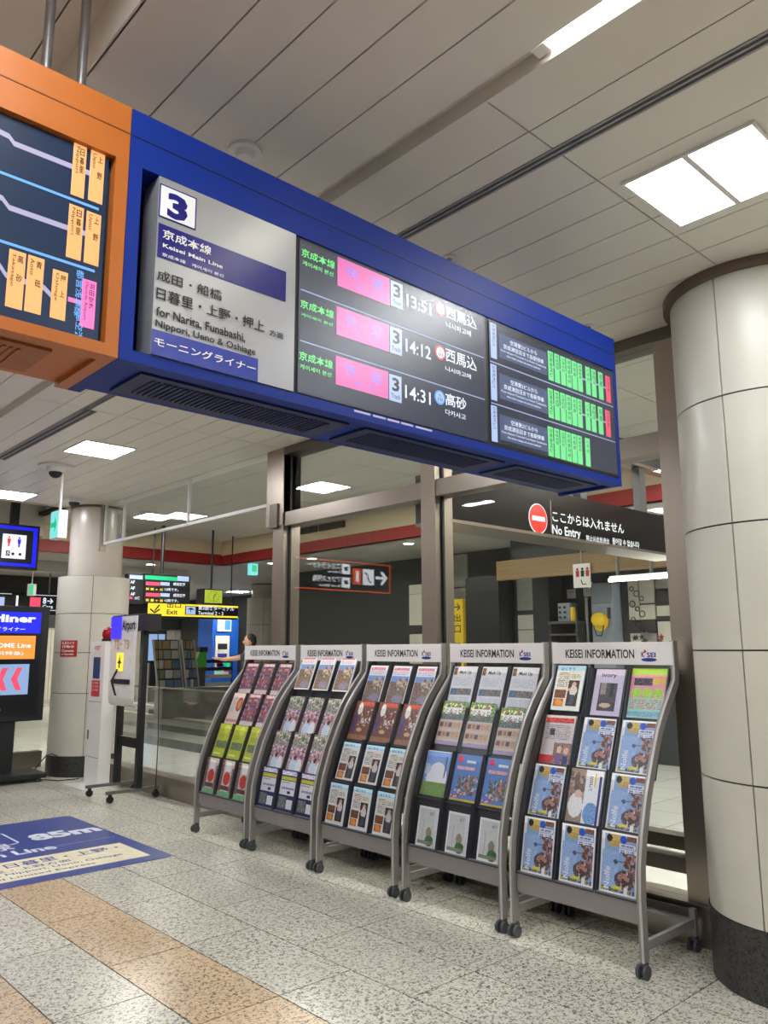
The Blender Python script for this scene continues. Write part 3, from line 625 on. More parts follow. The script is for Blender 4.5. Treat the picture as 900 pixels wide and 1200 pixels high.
def d_folk():
    a = canvas((118, 72, 56)); R(a, .2, .03, .95, .12, (196, 84, 66), 10); blobs(a, .35, .2, .95, .7, [(230, 220, 206), (150, 100, 70), (90, 50, 40)], 30, .05); E_(a, .28, .2, .12, .16, (234, 226, 216), 4); R(a, .1, .36, .26, .8, (70, 70, 130), 14); E_(a, .5, .74, .14, .05, (196, 160, 110)); R(a, 0, .88, 1, 1, (150, 104, 74), 10); return a
def d_crowd():
    a = canvas((176, 150, 150)); blobs(a, 0, 0, 1, .35, [(110, 136, 96), (70, 96, 66), (200, 206, 190), (150, 150, 130)], 50, .06); blobs(a, 0, .4, 1, .72, [(226, 160, 160), (206, 120, 116), (236, 226, 226), (120, 60, 60), (90, 90, 130)], 50, .06); E_(a, .35, .86, .2, .22, (200, 216, 232), 8); E_(a, .7, .86, .18, .2, (226, 232, 240), 8); E_(a, .4, .66, .08, .06, (70, 40, 36)); return a
def d_navy():
    a = canvas((40, 40, 92)); R(a, .05, .04, .95, .14, (180, 180, 210), 40); R(a, .05, .18, .95, .25, (196, 190, 60), 6); R(a, .05, .27, .95, .6, (222, 220, 222), 5); lines(a, .1, .3, .6, .34, (40, 40, 60)); R(a, .15, .42, .9, .47, (150, 150, 180), 20); R(a, .5, .5, .7, .57, (60, 50, 60)); R(a, .08, .66, .5, .92, (110, 116, 110), 26); R(a, .55, .7, .92, .92, (226, 226, 226), 8); return a
def d_lime():
    a = canvas((182, 192, 62)); R(a, .1, .5, .9, .72, (110, 124, 92), 26); E_(a, .6, .16, .2, .13, (206, 214, 90)); lines(a, .15, .3, .5, .42, (130, 140, 50)); R(a, .1, .86, .6, .9, (226, 230, 160)); return a
def d_redcircle():
    a = canvas((206, 190, 184)); R(a, 0, 0, .2, 1, (120, 90, 80), 26); R(a, .8, .2, 1, 1, (130, 100, 90), 26); R(a, .3, .05, .7, .3, (234, 230, 228), 6); E_(a, .5, .5, .25, .18, (200, 66, 56), 12); R(a, .2, .7, .8, .82, (90, 60, 50), 24); R(a, 0, .86, 1, 1, (120, 176, 130), 12); return a
def d_festival():
    a = canvas((150, 84, 80)); blobs(a, 0, .05, 1, .9, [(196, 90, 76), (110, 120, 160), (80, 50, 60), (220, 160, 150), (60, 70, 110)], 70, .07); R(a, .1, .03, .9, .1, (230, 190, 190), 20); R(a, 0, .84, 1, .97, (226, 206, 190), 16); return a
def d_oval():
    a = canvas((226, 206, 192)); E_(a, .66, .35, .22, .22, (180, 76, 50), 16); E_(a, .66, .35, .12, .14, (220, 150, 70), 10); lines(a, .1, .1, .36, .6, (190, 160, 150)); R(a, .05, .82, .9, .9, (200, 130, 120), 14); return a
DESIGN = {}
def cover_mesh(key, arr, title=()):
    vs, fs = [], []
    w, h, t = .21, .297, .010
    for i in range(GH+1):
        for j in range(GW+1): vs.append((-w/2+w*j/GW, h-h*i/GH, 0))
    for i in range(GH):
        for j in range(GW): k = i*(GW+1)+j; fs.append((k, k+GW+1, k+GW+2, k+1))
    n = len(vs); vs += [(-w/2, 0, 0), (w/2, 0, 0), (w/2, h, 0), (-w/2, h, 0), (-w/2, 0, -t), (w/2, 0, -t), (w/2, h, -t), (-w/2, h, -t)]
    fs += [(n+4, n+7, n+6, n+5), (n, n+4, n+5, n+1), (n+1, n+5, n+6, n+2), (n+2, n+6, n+7, n+3), (n+3, n+7, n+4, n)]
    me = bpy.data.meshes.new('brochure'); me.from_pydata(vs, [], fs)
    a = me.color_attributes.new('print', 'FLOAT_COLOR', 'CORNER')
    cols = np.ones((len(me.loops), 4), 'f'); arr = np.clip(arr*1.12+rng.normal(0, 5, (GH, GW, 1)), 0, 255)/255; linc = np.where(arr <= .04045, arr/12.92, ((arr+.055)/1.055)**2.4)
    q = linc.reshape(-1, 3); cols[:GW*GH*4, :3] = np.repeat(q, 4, axis=0); cols[GW*GH*4:, :3] = .75
    a.data.foreach_set('color', cols.ravel()); me.materials.append(MATS['printed_cover'])
    DESIGN[key] = (me, title)
mat('ink_teal', (40, 100, 150), .5); mat('ink_white', (244, 244, 244), .5); mat('ink_purple', (60, 36, 90), .5)
# titles: text, ink, x, y (fractions from lower left), w, h, vertical?
cover_mesh('travel', d_travel(), [('Nolfe', 'ink_white', .12, .08, .16, .36, 1), ('成田駅', 'ink_blue', .53, .775, .36, .045, 0), ('いこう', 'ink_blue', .55, .685, .34, .045, 0)])
cover_mesh('hakusou', d_hakusou(), [('はくそう', 'ink_teal', .14, .885, .5, .075, 0)])
cover_mesh('ivory', d_ivory(), [('ivory', 'ink_purple', .22, .80, .52, .11, 0)])
cover_mesh('pinkgreen', d_pinkgreen(), [('わくわく', 'ink_purple', .14, .68, .45, .09, 0)]); cover_mesh('news', d_news(), [('くらしの便り', 'ink_red', .1, .84, .75, .08, 0)])
cover_mesh('bride', d_bride()); cover_mesh('mash', d_mash(), [('Mash Up', 'ink', .28, .80, .5, .10, 0)]); cover_mesh('flowers', d_flowers(), [('ぐるっと', 'ink_purple', .14, .72, .68, .1, 0)])
cover_mesh('mountain', d_mountain(), []); cover_mesh('map', d_map(), [('めぐり', 'ink_white', .44, .82, .36, .05, 0)]); cover_mesh('quiet', d_quiet())
cover_mesh('rocks', d_rocks(), []); cover_mesh('folk', d_folk(), [('祭り', 'ink_white', .46, .42, .3, .14, 0)]); cover_mesh('crowd', d_crowd()); cover_mesh('navy', d_navy(), [('時刻表', 'ink_white', .12, .87, .55, .07, 0)])
cover_mesh('lime', d_lime()); cover_mesh('redcircle', d_redcircle()); cover_mesh('festival', d_festival()); cover_mesh('oval', d_oval())
LOOK = {'travel': 'sky-blue travel magazine with white border', 'hakusou': 'pale magazine with kitchen worker photo', 'ivory': 'lavender magazine titled ivory', 'pinkgreen': 'pink and green flyer', 'news': 'news leaflet with red foot', 'bride': 'white and brown wedding brochure',
        'mash': 'white leaflet with photo strip', 'flowers': 'flowery leaflet with rows of small photos', 'mountain': 'blue sky brochure with white mountain', 'map': 'blue illustrated map brochure', 'quiet': 'white-bordered brochure with green tree', 'rocks': 'white-topped brochure with rocky coast photo',
        'folk': 'brown brochure with white figure', 'crowd': 'colourful festival crowd brochure', 'navy': 'navy timetable leaflet with yellow band', 'lime': 'lime green leaflet', 'redcircle': 'leaflet with red circle', 'festival': 'dark red festival leaflet', 'oval': 'cream leaflet with red oval'}
_tm2 = {}
def lettering_for(key):
    if key not in _tm2:
        me, title = DESIGN[key]; out = []
        for s, ink, x, y, w, h, vert in title:
            co, fs = tmesh(s, .02); lo, hi = co.min(0), co.max(0); d = np.maximum(hi-lo, 1e-6)
            nx, ny = (co[:, 0]-lo[0])/d[0], (co[:, 1]-lo[1])/d[1]
            if vert: nx, ny = 1-ny, nx
            vs = [(-.105+.21*(x+a*w), .297*(y+b*h), .0006) for a, b in zip(nx, ny)]
            m = bpy.data.meshes.new('title'); m.from_pydata(vs, [], fs); m.materials.append(MATS[ink]); out.append(m)
        _tm2[key] = out
    return _tm2[key]

# ================================================================== brochure racks
PROF = [(0.0, .07), (0.0, .35), (.012, .48), (.045, .62), (.105, .79), (.180, .95), (.255, 1.09), (.330, 1.19), (.405, 1.275), (.452, 1.33), (.462, 1.40), (.462, 1.54)]
def cx_(z): return float(np.interp(z, [p[1] for p in PROF], [p[0] for p in PROF]))
ROWS = [((.330, 1.115), (.440, 1.395)), ((.195, .862), (.305, 1.132)), ((.078, .598), (.178, .882)), ((.0, .322), (.062, .618))]   # top row first
WR = .775; PW = .243
def pocket_frame(r, c):
    (xb, zb), (xt, zt) = ROWS[r]; u = Vector((xt-xb, 0, zt-zb)).normalized(); n = Vector((-u.z, 0, u.x)); yc = WR-.023-PW*(c+.5)    # c=0 is the left pocket as seen
    return Vector((xb+.012, yc, zb)), u, n, (Vector((xt, 0, zt))-Vector((xb, 0, zb))).length
def curve_strip(y0, y1, off, depth, prof=PROF, dx=0):
    pts = []
    P = [Vector((p[0], p[1])) for p in prof]; fr, bk_ = [], []
    for i, p in enumerate(P):
        a = P[max(i-1, 0)]; b = P[min(i+1, len(P)-1)]; d = (b-a).normalized(); n = Vector((-d.y, d.x))
        fr.append(p+n*off); bk_.append(p+n*(off-depth))
    b = MB()
    for i in range(len(P)-1):
        q = [fr[i], fr[i+1], bk_[i+1], bk_[i]]
        b.prism([(v.x+dx, v.y) for v in q], 'y', y0, y1)
    return b
def fr_box(b, o, u, n, y0, y1, u0, u1, n0, n1):
    vs = [o+Vector((0, y, 0))+u*a+n*c for y in (y0, y1) for a in (u0, u1) for c in (n0, n1)]
    return b.add(vs, [(0, 1, 3, 2), (4, 6, 7, 5), (0, 4, 5, 1), (2, 3, 7, 6), (0, 2, 6, 4), (1, 5, 7, 3)])
def make_rack():
    t = thing('brochure_rack', 'x', 'brochure rack', (0, 0, 0), 'brochure racks along the glass wall')
    for y0, s in ((0, 1), (WR-.03, -1)):
        yo = y0 if s > 0 else y0+.006
        curve_strip(yo, yo+.024, .010, .045).build('side_rail', 'rack_grey', t)
        yy = y0 if s > 0 else y0+.018
        curve_strip(yy, yy+.012, .0125, .003).build('rail_trim', 'rack_light', t)
        # inner guide strip running beside the rail
        yi = y0+.024 if s > 0 else y0-.004
        curve_strip(yi, yi+.010, -.014, .05, PROF[1:]).build('inner_strip', 'rack_dark', t)
        MB().box(.03, .52, y0+.004, y0+.026, .115, .155).build('base_bar', 'rack_grey', t)
        MB().box(.492, .522, y0, y0+.03, .07, .20).build('rear_foot', 'rack_grey', t)
        for xx in (.012, .507):
            c = MB().box(xx-.012, xx+.012, y0+.004, y0+.026, .045, .072).cyl((xx, y0+.003, .058), (xx, y0+.027, .058), .020, n=12).build('caster', 'dark_rubber', t)
            sk = .012
            MB().cyl((xx-sk, y0-.010, .030), (xx-sk, y0+.004, .030), .030, n=18).build('wheel', 'dark_rubber', c); MB().cyl((xx-sk, y0+.026, .030), (xx-sk, y0+.040, .030), .030, n=18).build('wheel', 'dark_rubber', c)
    box('front_panel', 'rack_grey', t, .012, .030, .03, WR-.03, .225, .330)
    box('rear_cross_bar', 'rack_grey', t, .44, .50, .03, WR-.03, .118, .152)
    box('rear_cross_bar', 'rack_dark', t, .496, .504, .03, WR-.03, .155, .195)
    curve_strip(.042, WR-.042, -.085, .008, [p for p in PROF if .3 < p[1] < 1.5]).build('back_panel', 'rack_dark', t)
    h = box('header_board', 'header_white', t, .447, .462, .006, WR-.006, 1.412, 1.535, bevel=.002)
    X = .4462
    text('KEISEI INFORMATION', 'ink', h, (X, .675, 1.446), (0, -1, 0), (0, 0, 1), .446, .050, .02)
    text('K', 'ink_blue', h, (X, .186, 1.453), (0, -1, 0), (0, 0, 1), .020, .030, .03); text('SEI', 'ink_blue', h, (X, .154, 1.453), (0, -1, 0), (0, 0, 1), .052, .026, .03)
    MB().prism([(.163, 1.474), (.157, 1.482), (.155, 1.491), (.161, 1.489), (.167, 1.497), (.169, 1.484), (.176, 1.481)], 'x', X-.0006, X).build('emblem_bird', 'ink_red', h)
    b = MB(); vs = [(X-.0004, .142+.046*math.cos(a), 1.440+.010*math.sin(a)) for a in [2*math.pi*i/24 for i in range(24)]]; b.add(vs, [tuple(range(24))]); b.build('emblem_wave', 'ink_blue', h)
    for r in range(4):
        for c in range(3):
            o, u, n, L_ = pocket_frame(r, c); hw = PW/2-.004
            b = MB(); fr_box(b, o, u, n, -hw, hw, 0, L_, -.034, -.030); fr_box(b, o, u, n, -hw, -hw+.005, 0, L_, -.034, .004); fr_box(b, o, u, n, hw-.005, hw, 0, L_, -.034, .004); fr_box(b, o, u, n, -hw, hw, -.004, .003, -.034, .004)
            b.build('pocket', 'pocket_grey', t)
            p = t.children[-1]
            b = MB(); fr_box(b, o, u, n, -hw+.005, hw-.005, .004, L_*.84, .0025, .0035); b.build('clear_front', 'clear_plastic', p)
    return t
rack = make_rack()
rack_lab = ['grey curved brochure rack on casters nearest the big round column', 'second grey curved brochure rack from the big round column', 'middle one of the five grey brochure racks', 'second brochure rack from the left, brochures sticking up over its header', 'leftmost brochure rack, nearest the black arrow sign']
rack_y = [2.085, 2.915, 3.765, 4.590, 5.430]
LAY = [[('hakusou', 'ivory', 'pinkgreen'), ('news', 'travel', 'travel'), ('travel', 'bride', 'travel'), ('travel', 'travel', 'travel')],
       [('mash',)*3, ('flowers',)*3, ('mountain', 'map', 'map'), ('quiet',)*3],
       [('rocks',)*3, ('folk',)*3, ('hakusou',)*3, ('hakusou',)*3],
       [('rocks',)*3, ('crowd',)*3, ('crowd',)*3, ('navy',)*3],
       [('festival',)*3, ('oval', 'festival', 'festival'), ('lime',)*3, ('redcircle',)*3]]
RN = ['in the nearest rack', 'in the second nearest rack', 'in the middle rack', 'in the second rack from left', 'in the leftmost rack']
WN = ['top row', 'second row', 'third row', 'bottom row']; CN = ['left pocket', 'middle pocket', 'right pocket']
SIZE = {'ivory': (.86, .9), 'pinkgreen': (.98, .93), 'quiet': (.78, .78), 'rocks': (.90, .96), 'navy': (.98, 1), 'hakusou': (.90, .90), 'mash': (.96, .98)}
for i, y in enumerate(rack_y):
    rk = rack if i == 0 else dup_tree(rack)
    rk.location = (3.562, y, 0); rk['label'] = rack_lab[i]
    for r in range(4):
        for c in range(3):
            key = LAY[i][r][c]; me, _ = DESIGN[key]
            o, u, n, L_ = pocket_frame(r, c)
            sx, sy = SIZE.get(key, (.96, .955)); lift = .006
            if key == 'hakusou' and r == 0: lift = .035
            if key == 'rocks' and i == 3: lift = .070
            if key in ('flowers',): lift = .03+(.0 if c == 2 else .022)
            if key == 'pinkgreen' or key == 'ivory': lift = .028
            if key == 'crowd' or key == 'folk' or key == 'lime': lift = .012
            dy = -.014 if key == 'quiet' else (rng.uniform(-.006, .006))
            d = -.019 if not ((key == 'rocks' and i == 3) or (key == 'hakusou' and r == 0)) else .012
            pos = Vector((3.562, y, 0))+o+Vector((0, dy, 0))+u*(lift)+n*(d+.006)
            tilt = rng.uniform(-.012, .012)
            M = Matrix.Identity(4)
            ax = (Vector((0, -1, 0)), u, n)
            for k in range(3):
                for q in range(3): M[q][k] = ax[k][q]
            M = Matrix.Translation(pos) @ M @ Matrix.Rotation(tilt, 4, 'Z') @ Matrix.Diagonal((sx, sy, 1, 1))
            b = bpy.data.objects.new('brochure', me); COL.objects.link(b); b.matrix_world = M
            tag(b, f'{LOOK[key]}, {WN[r]}, {CN[c]} {RN[i]}', 'brochure', 'brochures in the racks')
            for tmh in lettering_for(key):
                l = bpy.data.objects.new('lettering', tmh); COL.objects.link(l); l.parent = b

#@@FLOORSTUFF
# ================================================================== floor sticker
mat('mat_blue', (38, 62, 138), .3, var=.04); mat('mat_cream', (226, 218, 188), .35); mat('mat_white', (214, 220, 232), .35)
fm = thing('floor_sticker', 'blue floor sticker with white 85m and cream text band', 'floor sign', (2.1, 6.6, 0))
b = MB(); x0, x1, y0, y1, r = .2, 3.058, 5.60, 7.59, .06
pts = []
for cx, cy, a0 in ((x1-r, y1-r, 0), (x0+r, y1-r, 90), (x0+r, y0+r, 180), (x1-r, y0+r, 270)):
    for k in range(5): a = math.radians(a0+k*22.5); pts.append((cx+r*math.cos(a), cy+r*math.sin(a)))
b.prism(pts, 'z', .0004, .0022).build('sticker_sheet', 'mat_blue', fm)
Z = .0026
box('text_band', 'mat_cream', fm, .35, 2.94, 5.74, 6.27, .0022, .0024)
def F(s, x, y, w, h, m='mat_white', b=.03): return text(s, m, fm, (x, y, Z), (1, 0, 0), (0, 1, 0), w, h, b)
F('85m', 2.47, 6.78, .56, .25, b=.05)
F('京成本線', 1.3, 6.62, .98, .26); F('Keisei Main Line', 1.3, 6.42, 1.22, .15)
F('成田・船橋・日暮里・上野・', 1.25, 6.08, 1.62, .13, 'ink_blue'); F('成田・船橋・日暮里・上野方面', 1.2, 5.98, 1.25, .07, 'ink_blue', .01); F('for Narita, Funabashi, Nippori, Ueno, Oshiage', 1.2, 5.88, 1.6, .07, 'ink_blue', .01); F('Morningliner / Rapid Limited Express', 1.2, 5.78, 1.35, .06, 'ink_blue', .01)
b = MB()
for a, c in (((1.0, 7.25), (2.30, 7.25)), ((2.36, 7.19), (2.36, 6.85)), ((1.0, 6.79), (2.30, 6.79))):
    b.box(min(a[0], c[0])-.008, max(a[0], c[0])+.008, min(a[1], c[1])-.008, max(a[1], c[1])+.008, .0022, .0026)
for cy, a0 in ((7.19, 0), (6.85, -90)):
    for k in range(6):
        a, c = math.radians(a0+k*15), math.radians(a0+k*15+15); p = (2.30+.06*math.cos(a), cy+.06*math.sin(a)); q = (2.30+.06*math.cos(c), cy+.06*math.sin(c))
        b.tube([(p[0], p[1], .002), (q[0], q[1], .002)], .007, 4)
b.build('white_outline', 'mat_white', fm)
box('thin_rule', 'mat_white', fm, 2.35, 3.0, 6.50, 6.504, .0022, .0025)

# ================================================================== arrow sign on its wheeled stand
st = thing('arrow_sign_stand', 'black wheeled stand holding a white Narita Airport arrow panel', 'sign stand', (3.85, 8.18, 0))
mat('stand_black', (24, 26, 30), .45); mat('stand_grey', (120, 120, 120), .4, .5); mat('vinyl_white', (228, 226, 222), .35)
for y in (8.40, 7.90):
    MB().box(3.54, 4.10, y-.02, y+.02, .085, .115).build('foot_bar', 'stand_grey', st)
    for x in (3.58, 4.07):
        c = MB().box(x-.015, x+.015, y-.012, y+.012, .05, .086).build('caster', 'stand_black', st)
        MB().cyl((x, y-.014, .035), (x, y+.014, .035), .034, n=16).build('wheel', 'stand_black', c)
for y in (8.40, 7.90): MB().box(3.84, 3.90, y-.03, y+.03, .115, 1.80).build('post', 'stand_black', st)
box('cross_rail', 'stand_black', st, 3.85, 3.89, 7.93, 8.37, .50, .60)
box('top_housing', 'stand_black', st, 3.80, 3.98, 7.76, 8.56, 1.70, 1.875, bevel=.006)
pn = MB(); vs = [(3.795, 1.86), (3.785, 1.5), (3.785, 1.0), (3.80, .93), (3.83, .91)]
for a, c in zip(vs[:-1], vs[1:]): pn.prism([a, c, (c[0]+.008, c[1]), (a[0]+.008, a[1])], 'y', 7.93, 8.54)
pp = pn.build('arrow_panel', 'vinyl_white', st)
def TS(s, y0, z0, w, h, m='ink', b=.03): return text(s, m, pp, (3.779, y0, z0), (0, -1, 0), (0, 0, 1), w, h, b)
mat('ink_gold', (196, 150, 90), .4); mat('lcd_blue', (60, 50, 230), emit=1.0)
box('blue_patch', 'lcd_blue', pp, 3.778, 3.781, 8.28, 8.54, 1.62, 1.86)
TS('Narita', 8.52, 1.70, .24, .10, 'vinyl_white'); TS('Airport', 8.26, 1.68, .31, .14)
TS('T2・T3', 8.44, 1.51, .36, .10, 'ink_gold'); box('plane_tile', 'led_yellow', pp, 3.778, 3.781, 8.20, 8.36, 1.28, 1.47)
MB().prism([(8.28, 1.45), (8.265, 1.39), (8.22, 1.36), (8.265, 1.36), (8.27, 1.31), (8.30, 1.31), (8.295, 1.36), (8.34, 1.36), (8.295, 1.39)], 'x', 3.776, 3.778).build('plane_symbol', 'ink', pp)
MB().prism([(8.48, 1.17), (8.34, 1.30), (8.30, 1.30), (8.42, 1.195), (8.02, 1.195), (8.02, 1.145), (8.42, 1.145), (8.32, 1.02), (8.36, 1.02)], 'x', 3.776, 3.782).build('arrow', 'ink', pp)
MB().tube([(3.95, 7.78, 1.74), (3.97, 7.74, 1.2), (3.98, 7.72, .6), (3.99, 7.75, .12)], .005, 6).build('power_cable', 'stand_black', st)

# ================================================================== white information kiosk with red beacon
kk = thing('information_kiosk', 'slim white information kiosk with small screen and red poster by the column', 'kiosk', (3.9, 8.95, 0))
mat('kiosk_white', (232, 230, 228), .3, var=.01); mat('poster_red', (206, 60, 66), .4); mat('beacon_red', (170, 20, 30), .25)
box('cabinet', 'kiosk_white', kk, 3.86, 4.00, 8.86, 9.24, .012, 1.60, bevel=.006); box('foot_plate', 'kiosk_white', kk, 3.66, 4.05, 8.78, 9.32, 0, .012)
box('screen', 'led_navy', kk, 3.857, 3.861, 8.96, 9.14, 1.18, 1.42); box('red_poster', 'poster_red', kk, 3.857, 3.861, 8.94, 9.16, .98, 1.16); box('header_strip', 'vinyl_white', kk, 3.856, 3.861, 8.92, 9.18, 1.46, 1.57)
text('VISIT', 'ink_red', kk, (3.855, 9.13, 1.50), (0, -1, 0), (0, 0, 1), .16, .05)
for z in (.92, .31): box('panel_joint', 'joint', kk, 3.858, 3.861, 8.88, 9.22, z, z+.004)
for z in (1.08, 1.12, 1.04): text('カメラ作動中', 'vinyl_white', kk, (3.856, 9.14, z), (0, -1, 0), (0, 0, 1), .17, .02, .01)
box('door_handle', 'joint', kk, 3.85, 3.861, 9.17, 9.185, .50, .60)
t = thing('beacon', 'red round beacon lamp standing on the white kiosk', 'beacon', (3.93, 8.93, 1.60)); MB().cyl((3.93, 8.93, 1.60), (3.93, 8.93, 1.63), .075, n=20).build('beacon_base', 'stand_black', t); MB().ball((3.93, 8.93, 1.68), .075, .075, .085).build('dome', 'beacon_red', t)
# red notice on the left column
cx, cy, r = 4.22, 10.12, .446; vs, fs = [], []
for k in range(7):
    a = math.radians(196+k*5.2)
    for z in (1.42, 1.62): vs.append((cx+r*math.cos(a), cy+r*math.sin(a), z))
for k in range(6): fs.append((2*k, 2*k+1, 2*k+3, 2*k+2))
mat('notice_red', (176, 44, 34), .45); b = MB(); b.add(vs, fs, True); nt_ = b.build('notice', 'notice_red', pl)
a = math.radians(212); n = Vector((math.cos(a), math.sin(a), 0)); ux = Vector((-n.y, n.x, 0)); c0 = Vector((cx, cy, 0))+n*(r+.006)
for s, z, h in (('防犯カメラ', 1.57, .035), ('作動中', 1.525, .035), ('Camera', 1.48, .03), ('in Operation', 1.435, .03)): text(s, 'ink_white', nt_, c0-ux*.085+Vector((0, 0, z)), ux, (0, 0, 1), .17, h, .02)

# ================================================================== digital display at the left edge
dd = thing('digital_display', 'tall black floor-standing display with blue header at the left edge', 'display', (3.0, 9.95, 0))
YD = 9.9
box('housing', 'stand_black', dd, 2.62, 3.60, YD, YD+.14, .68, 2.02, bevel=.01); box('pedestal', 'stand_black', dd, 2.75, 3.30, YD+.04, YD+.16, .06, .70); box('base', 'stand_black', dd, 2.60, 3.62, YD-.2, YD+.35, .045, .10, bevel=.01)
for x in (2.68, 3.54):
    for y in (YD-.15, YD+.3): MB().cyl((x-.02, y, .025), (x+.02, y, .025), .025, n=14).build('caster', 'dark_rubber', dd)
ds = box('screen', 'led_black', dd, 2.68, 3.52, YD-.004, YD, .74, 1.96)
box('blue_header', 'led_blue', ds, 2.70, 3.50, YD-.006, YD-.004, 1.70, 1.95); text('Skyliner', 'led_white', ds, (2.74, YD-.0075, 1.80), (1, 0, 0), (0, 0, 1), .70, .12, .04); text('スカイライナー', 'led_white', ds, (2.86, YD-.0075, 1.725), (1, 0, 0), (0, 0, 1), .46, .045)
box('orange_strip', 'led_orange', ds, 2.70, 3.45, YD-.006, YD-.004, 1.40, 1.67); text('WELCOME Line', 'led_white', ds, (2.76, YD-.0075, 1.53), (1, 0, 0), (0, 0, 1), .64, .055); text('(有料特急)', 'led_white', ds, (2.9, YD-.0075, 1.44), (1, 0, 0), (0, 0, 1), .42, .05)
box('picture', 'led_sky', ds, 2.70, 3.40, YD-.006, YD-.004, .99, 1.34)
for k, x in enumerate((2.72, 2.88, 3.04, 3.20)):
    MB().prism([(x+.12, 1.30), (x+.06, 1.30), (x, 1.17), (x+.06, 1.04), (x+.12, 1.04), (x+.07, 1.17)], 'y', YD-.009, YD-.006).build('chevron', ('led_red', 'led_yellow', 'led_red', 'led_red')[k] if k != 1 else 'led_green', ds)
disc('round_button', 'led_orange', ds, (2.86, YD-.006, .86), (0, 1, 0), .10); text('切符', 'led_white', ds, (2.99, YD-.0075, .79), (1, 0, 0), (0, 0, 1), .12, .05)
MB().tube([(3.60, 10.05, .10), (3.70, 10.0, .25), (3.74, 9.92, .28), (3.78, 9.85, .26)], .006, 6).tube([(3.55, 9.9, .01), (3.72, 9.62, .008), (3.95, 9.58, .008)], .006, 6).build('power_cable', 'stand_black', dd)

# ================================================================== things hanging from the hall ceiling on the left
hg = thing('restroom_sign', 'black hanging restroom sign with bright blue rim at the left edge', 'sign', (3.2, 11, 2.56))
box('sign_body', 'stand_black', hg, 2.1, 3.79, 11, 11.12, 2.56, 3.16); mm_ = MB()
for a in ((2.14, 3.76, 3.09, 3.13), (2.14, 3.76, 2.60, 2.64), (3.71, 3.76, 2.60, 3.13), (2.14, 2.18, 2.60, 3.13)): mm_.box(a[0], a[1], 10.994, 11.0, a[2], a[3])
mm_.build('blue_rim', 'led_blue', hg); box('restroom_plate', 'lit_white', hg, 3.32, 3.62, 10.992, 11.0, 2.70, 3.02)
def man(par, x, z, s, m, y):
    disc('pictogram', m, par, (x, y-.002, z+.105*s), (0, 1, 0), .017*s, .001, 14); MB().prism([(x-.03*s, z+.08*s), (x-.022*s, z), (x+.022*s, z), (x+.03*s, z+.08*s)], 'y', y-.003, y-.001).build('pictogram', m, par); MB().box(x-.014*s, x+.014*s, y-.003, y-.001, z-.06*s, z).build('pictogram', m, par)
man(hg, 3.40, 2.90, .75, 'lit_red', 10.992); man(hg, 3.53, 2.90, .75, 'led_blue', 10.992); text('♿', 'ink', hg, (3.37, 10.989, 2.73), (1, 0, 0), (0, 0, 1), .05, .07, 0)
for x in (3.46, 3.55): disc('pictogram', 'ink', hg, (x, 10.990, 2.76), (0, 1, 0), .02, .001, 12)
text('ご案内', 'led_white', hg, (2.7, 10.997, 2.84), (1, 0, 0), (0, 0, 1), .5, .12); text('Restroom', 'led_white', hg, (2.7, 10.997, 2.70), (1, 0, 0), (0, 0, 1), .5, .09)
MB().box(3.42, 3.52, 11.02, 11.10, 3.16, 3.90).build('hanger_post', 'stand_black', hg)
ex = thing('exit_sign', 'small green arrow exit box on a thin ceiling rod left of the column', 'sign', (2.93, 7.95, 2.60))
box('sign_box', 'kiosk_white', ex, 2.895, 2.985, 7.90, 8.12, 2.60, 2.885, bevel=.004); box('lit_face', 'led_cyan', ex, 2.891, 2.8955, 7.912, 8.108, 2.612, 2.873)
MB().prism([(7.93, 2.74), (7.99, 2.82), (7.99, 2.765), (8.09, 2.765), (8.09, 2.715), (7.99, 2.715), (7.99, 2.66)], 'x', 2.888, 2.8915).build('arrow_symbol', 'led_teal', ex)
MB().cyl((2.94, 8.0, 2.885), (2.94, 8.0, CEIL), .014, n=12).build('rod', 'white_paint', ex); disc('rod_rose', 'white_paint', ex, (2.94, 8.0, CEIL-.012), (0, 0, 1), .04, .014)
def dome(x, y, label, sq):
    t = thing('dome_camera', label, 'camera', (x, y, CEIL))
    if sq: box('mount_plate', 'white_paint', t, x-.10, x+.10, y-.10, y+.10, CEIL-.05, CEIL, bevel=.004)
    else: MB().cyl((x, y, CEIL-.02), (x, y, CEIL), .17, n=28).cyl((x, y, CEIL-.07), (x, y, CEIL-.02), .09, n=24).build('mount_plate', 'white_paint', t)
    MB().ball((x, y, CEIL-(.05 if sq else .07)), .065, .065, .06).build('dark_dome', 'stand_black', t)
dome(2.86, 7.98, 'dark dome camera on round white ceiling base beside the exit rod', False); dome(3.70, 9.62, 'dark dome camera on square base above the left column', True)
t = thing('smoke_detector', 'round white smoke detector on the ceiling above the blue board', 'detector', (1.442, 2.32, CEIL))
MB().cyl((1.442, 2.32, CEIL-.012), (1.442, 2.32, CEIL), .062, n=28).build('base_ring', 'white_paint', t); MB().cyl((1.442, 2.32, CEIL-.034), (1.442, 2.32, CEIL-.012), .028, .040, n=20).build('sensor', 'white_paint', t)
for x, y, lb in ((2.617, 2.364, 'small sprinkler head just above the middle of the blue board'), (3.81, 2.371, 'small sprinkler head above the right end of the blue board')):
    t = thing('sprinkler', lb, 'sprinkler', (x, y, CEIL)); MB().cyl((x, y, CEIL-.008), (x, y, CEIL), .035, n=18).build('rose', 'white_paint', t); MB().cyl((x, y, CEIL-.045), (x, y, CEIL-.008), .012, n=12).build('nozzle', 'steel_pole', t)
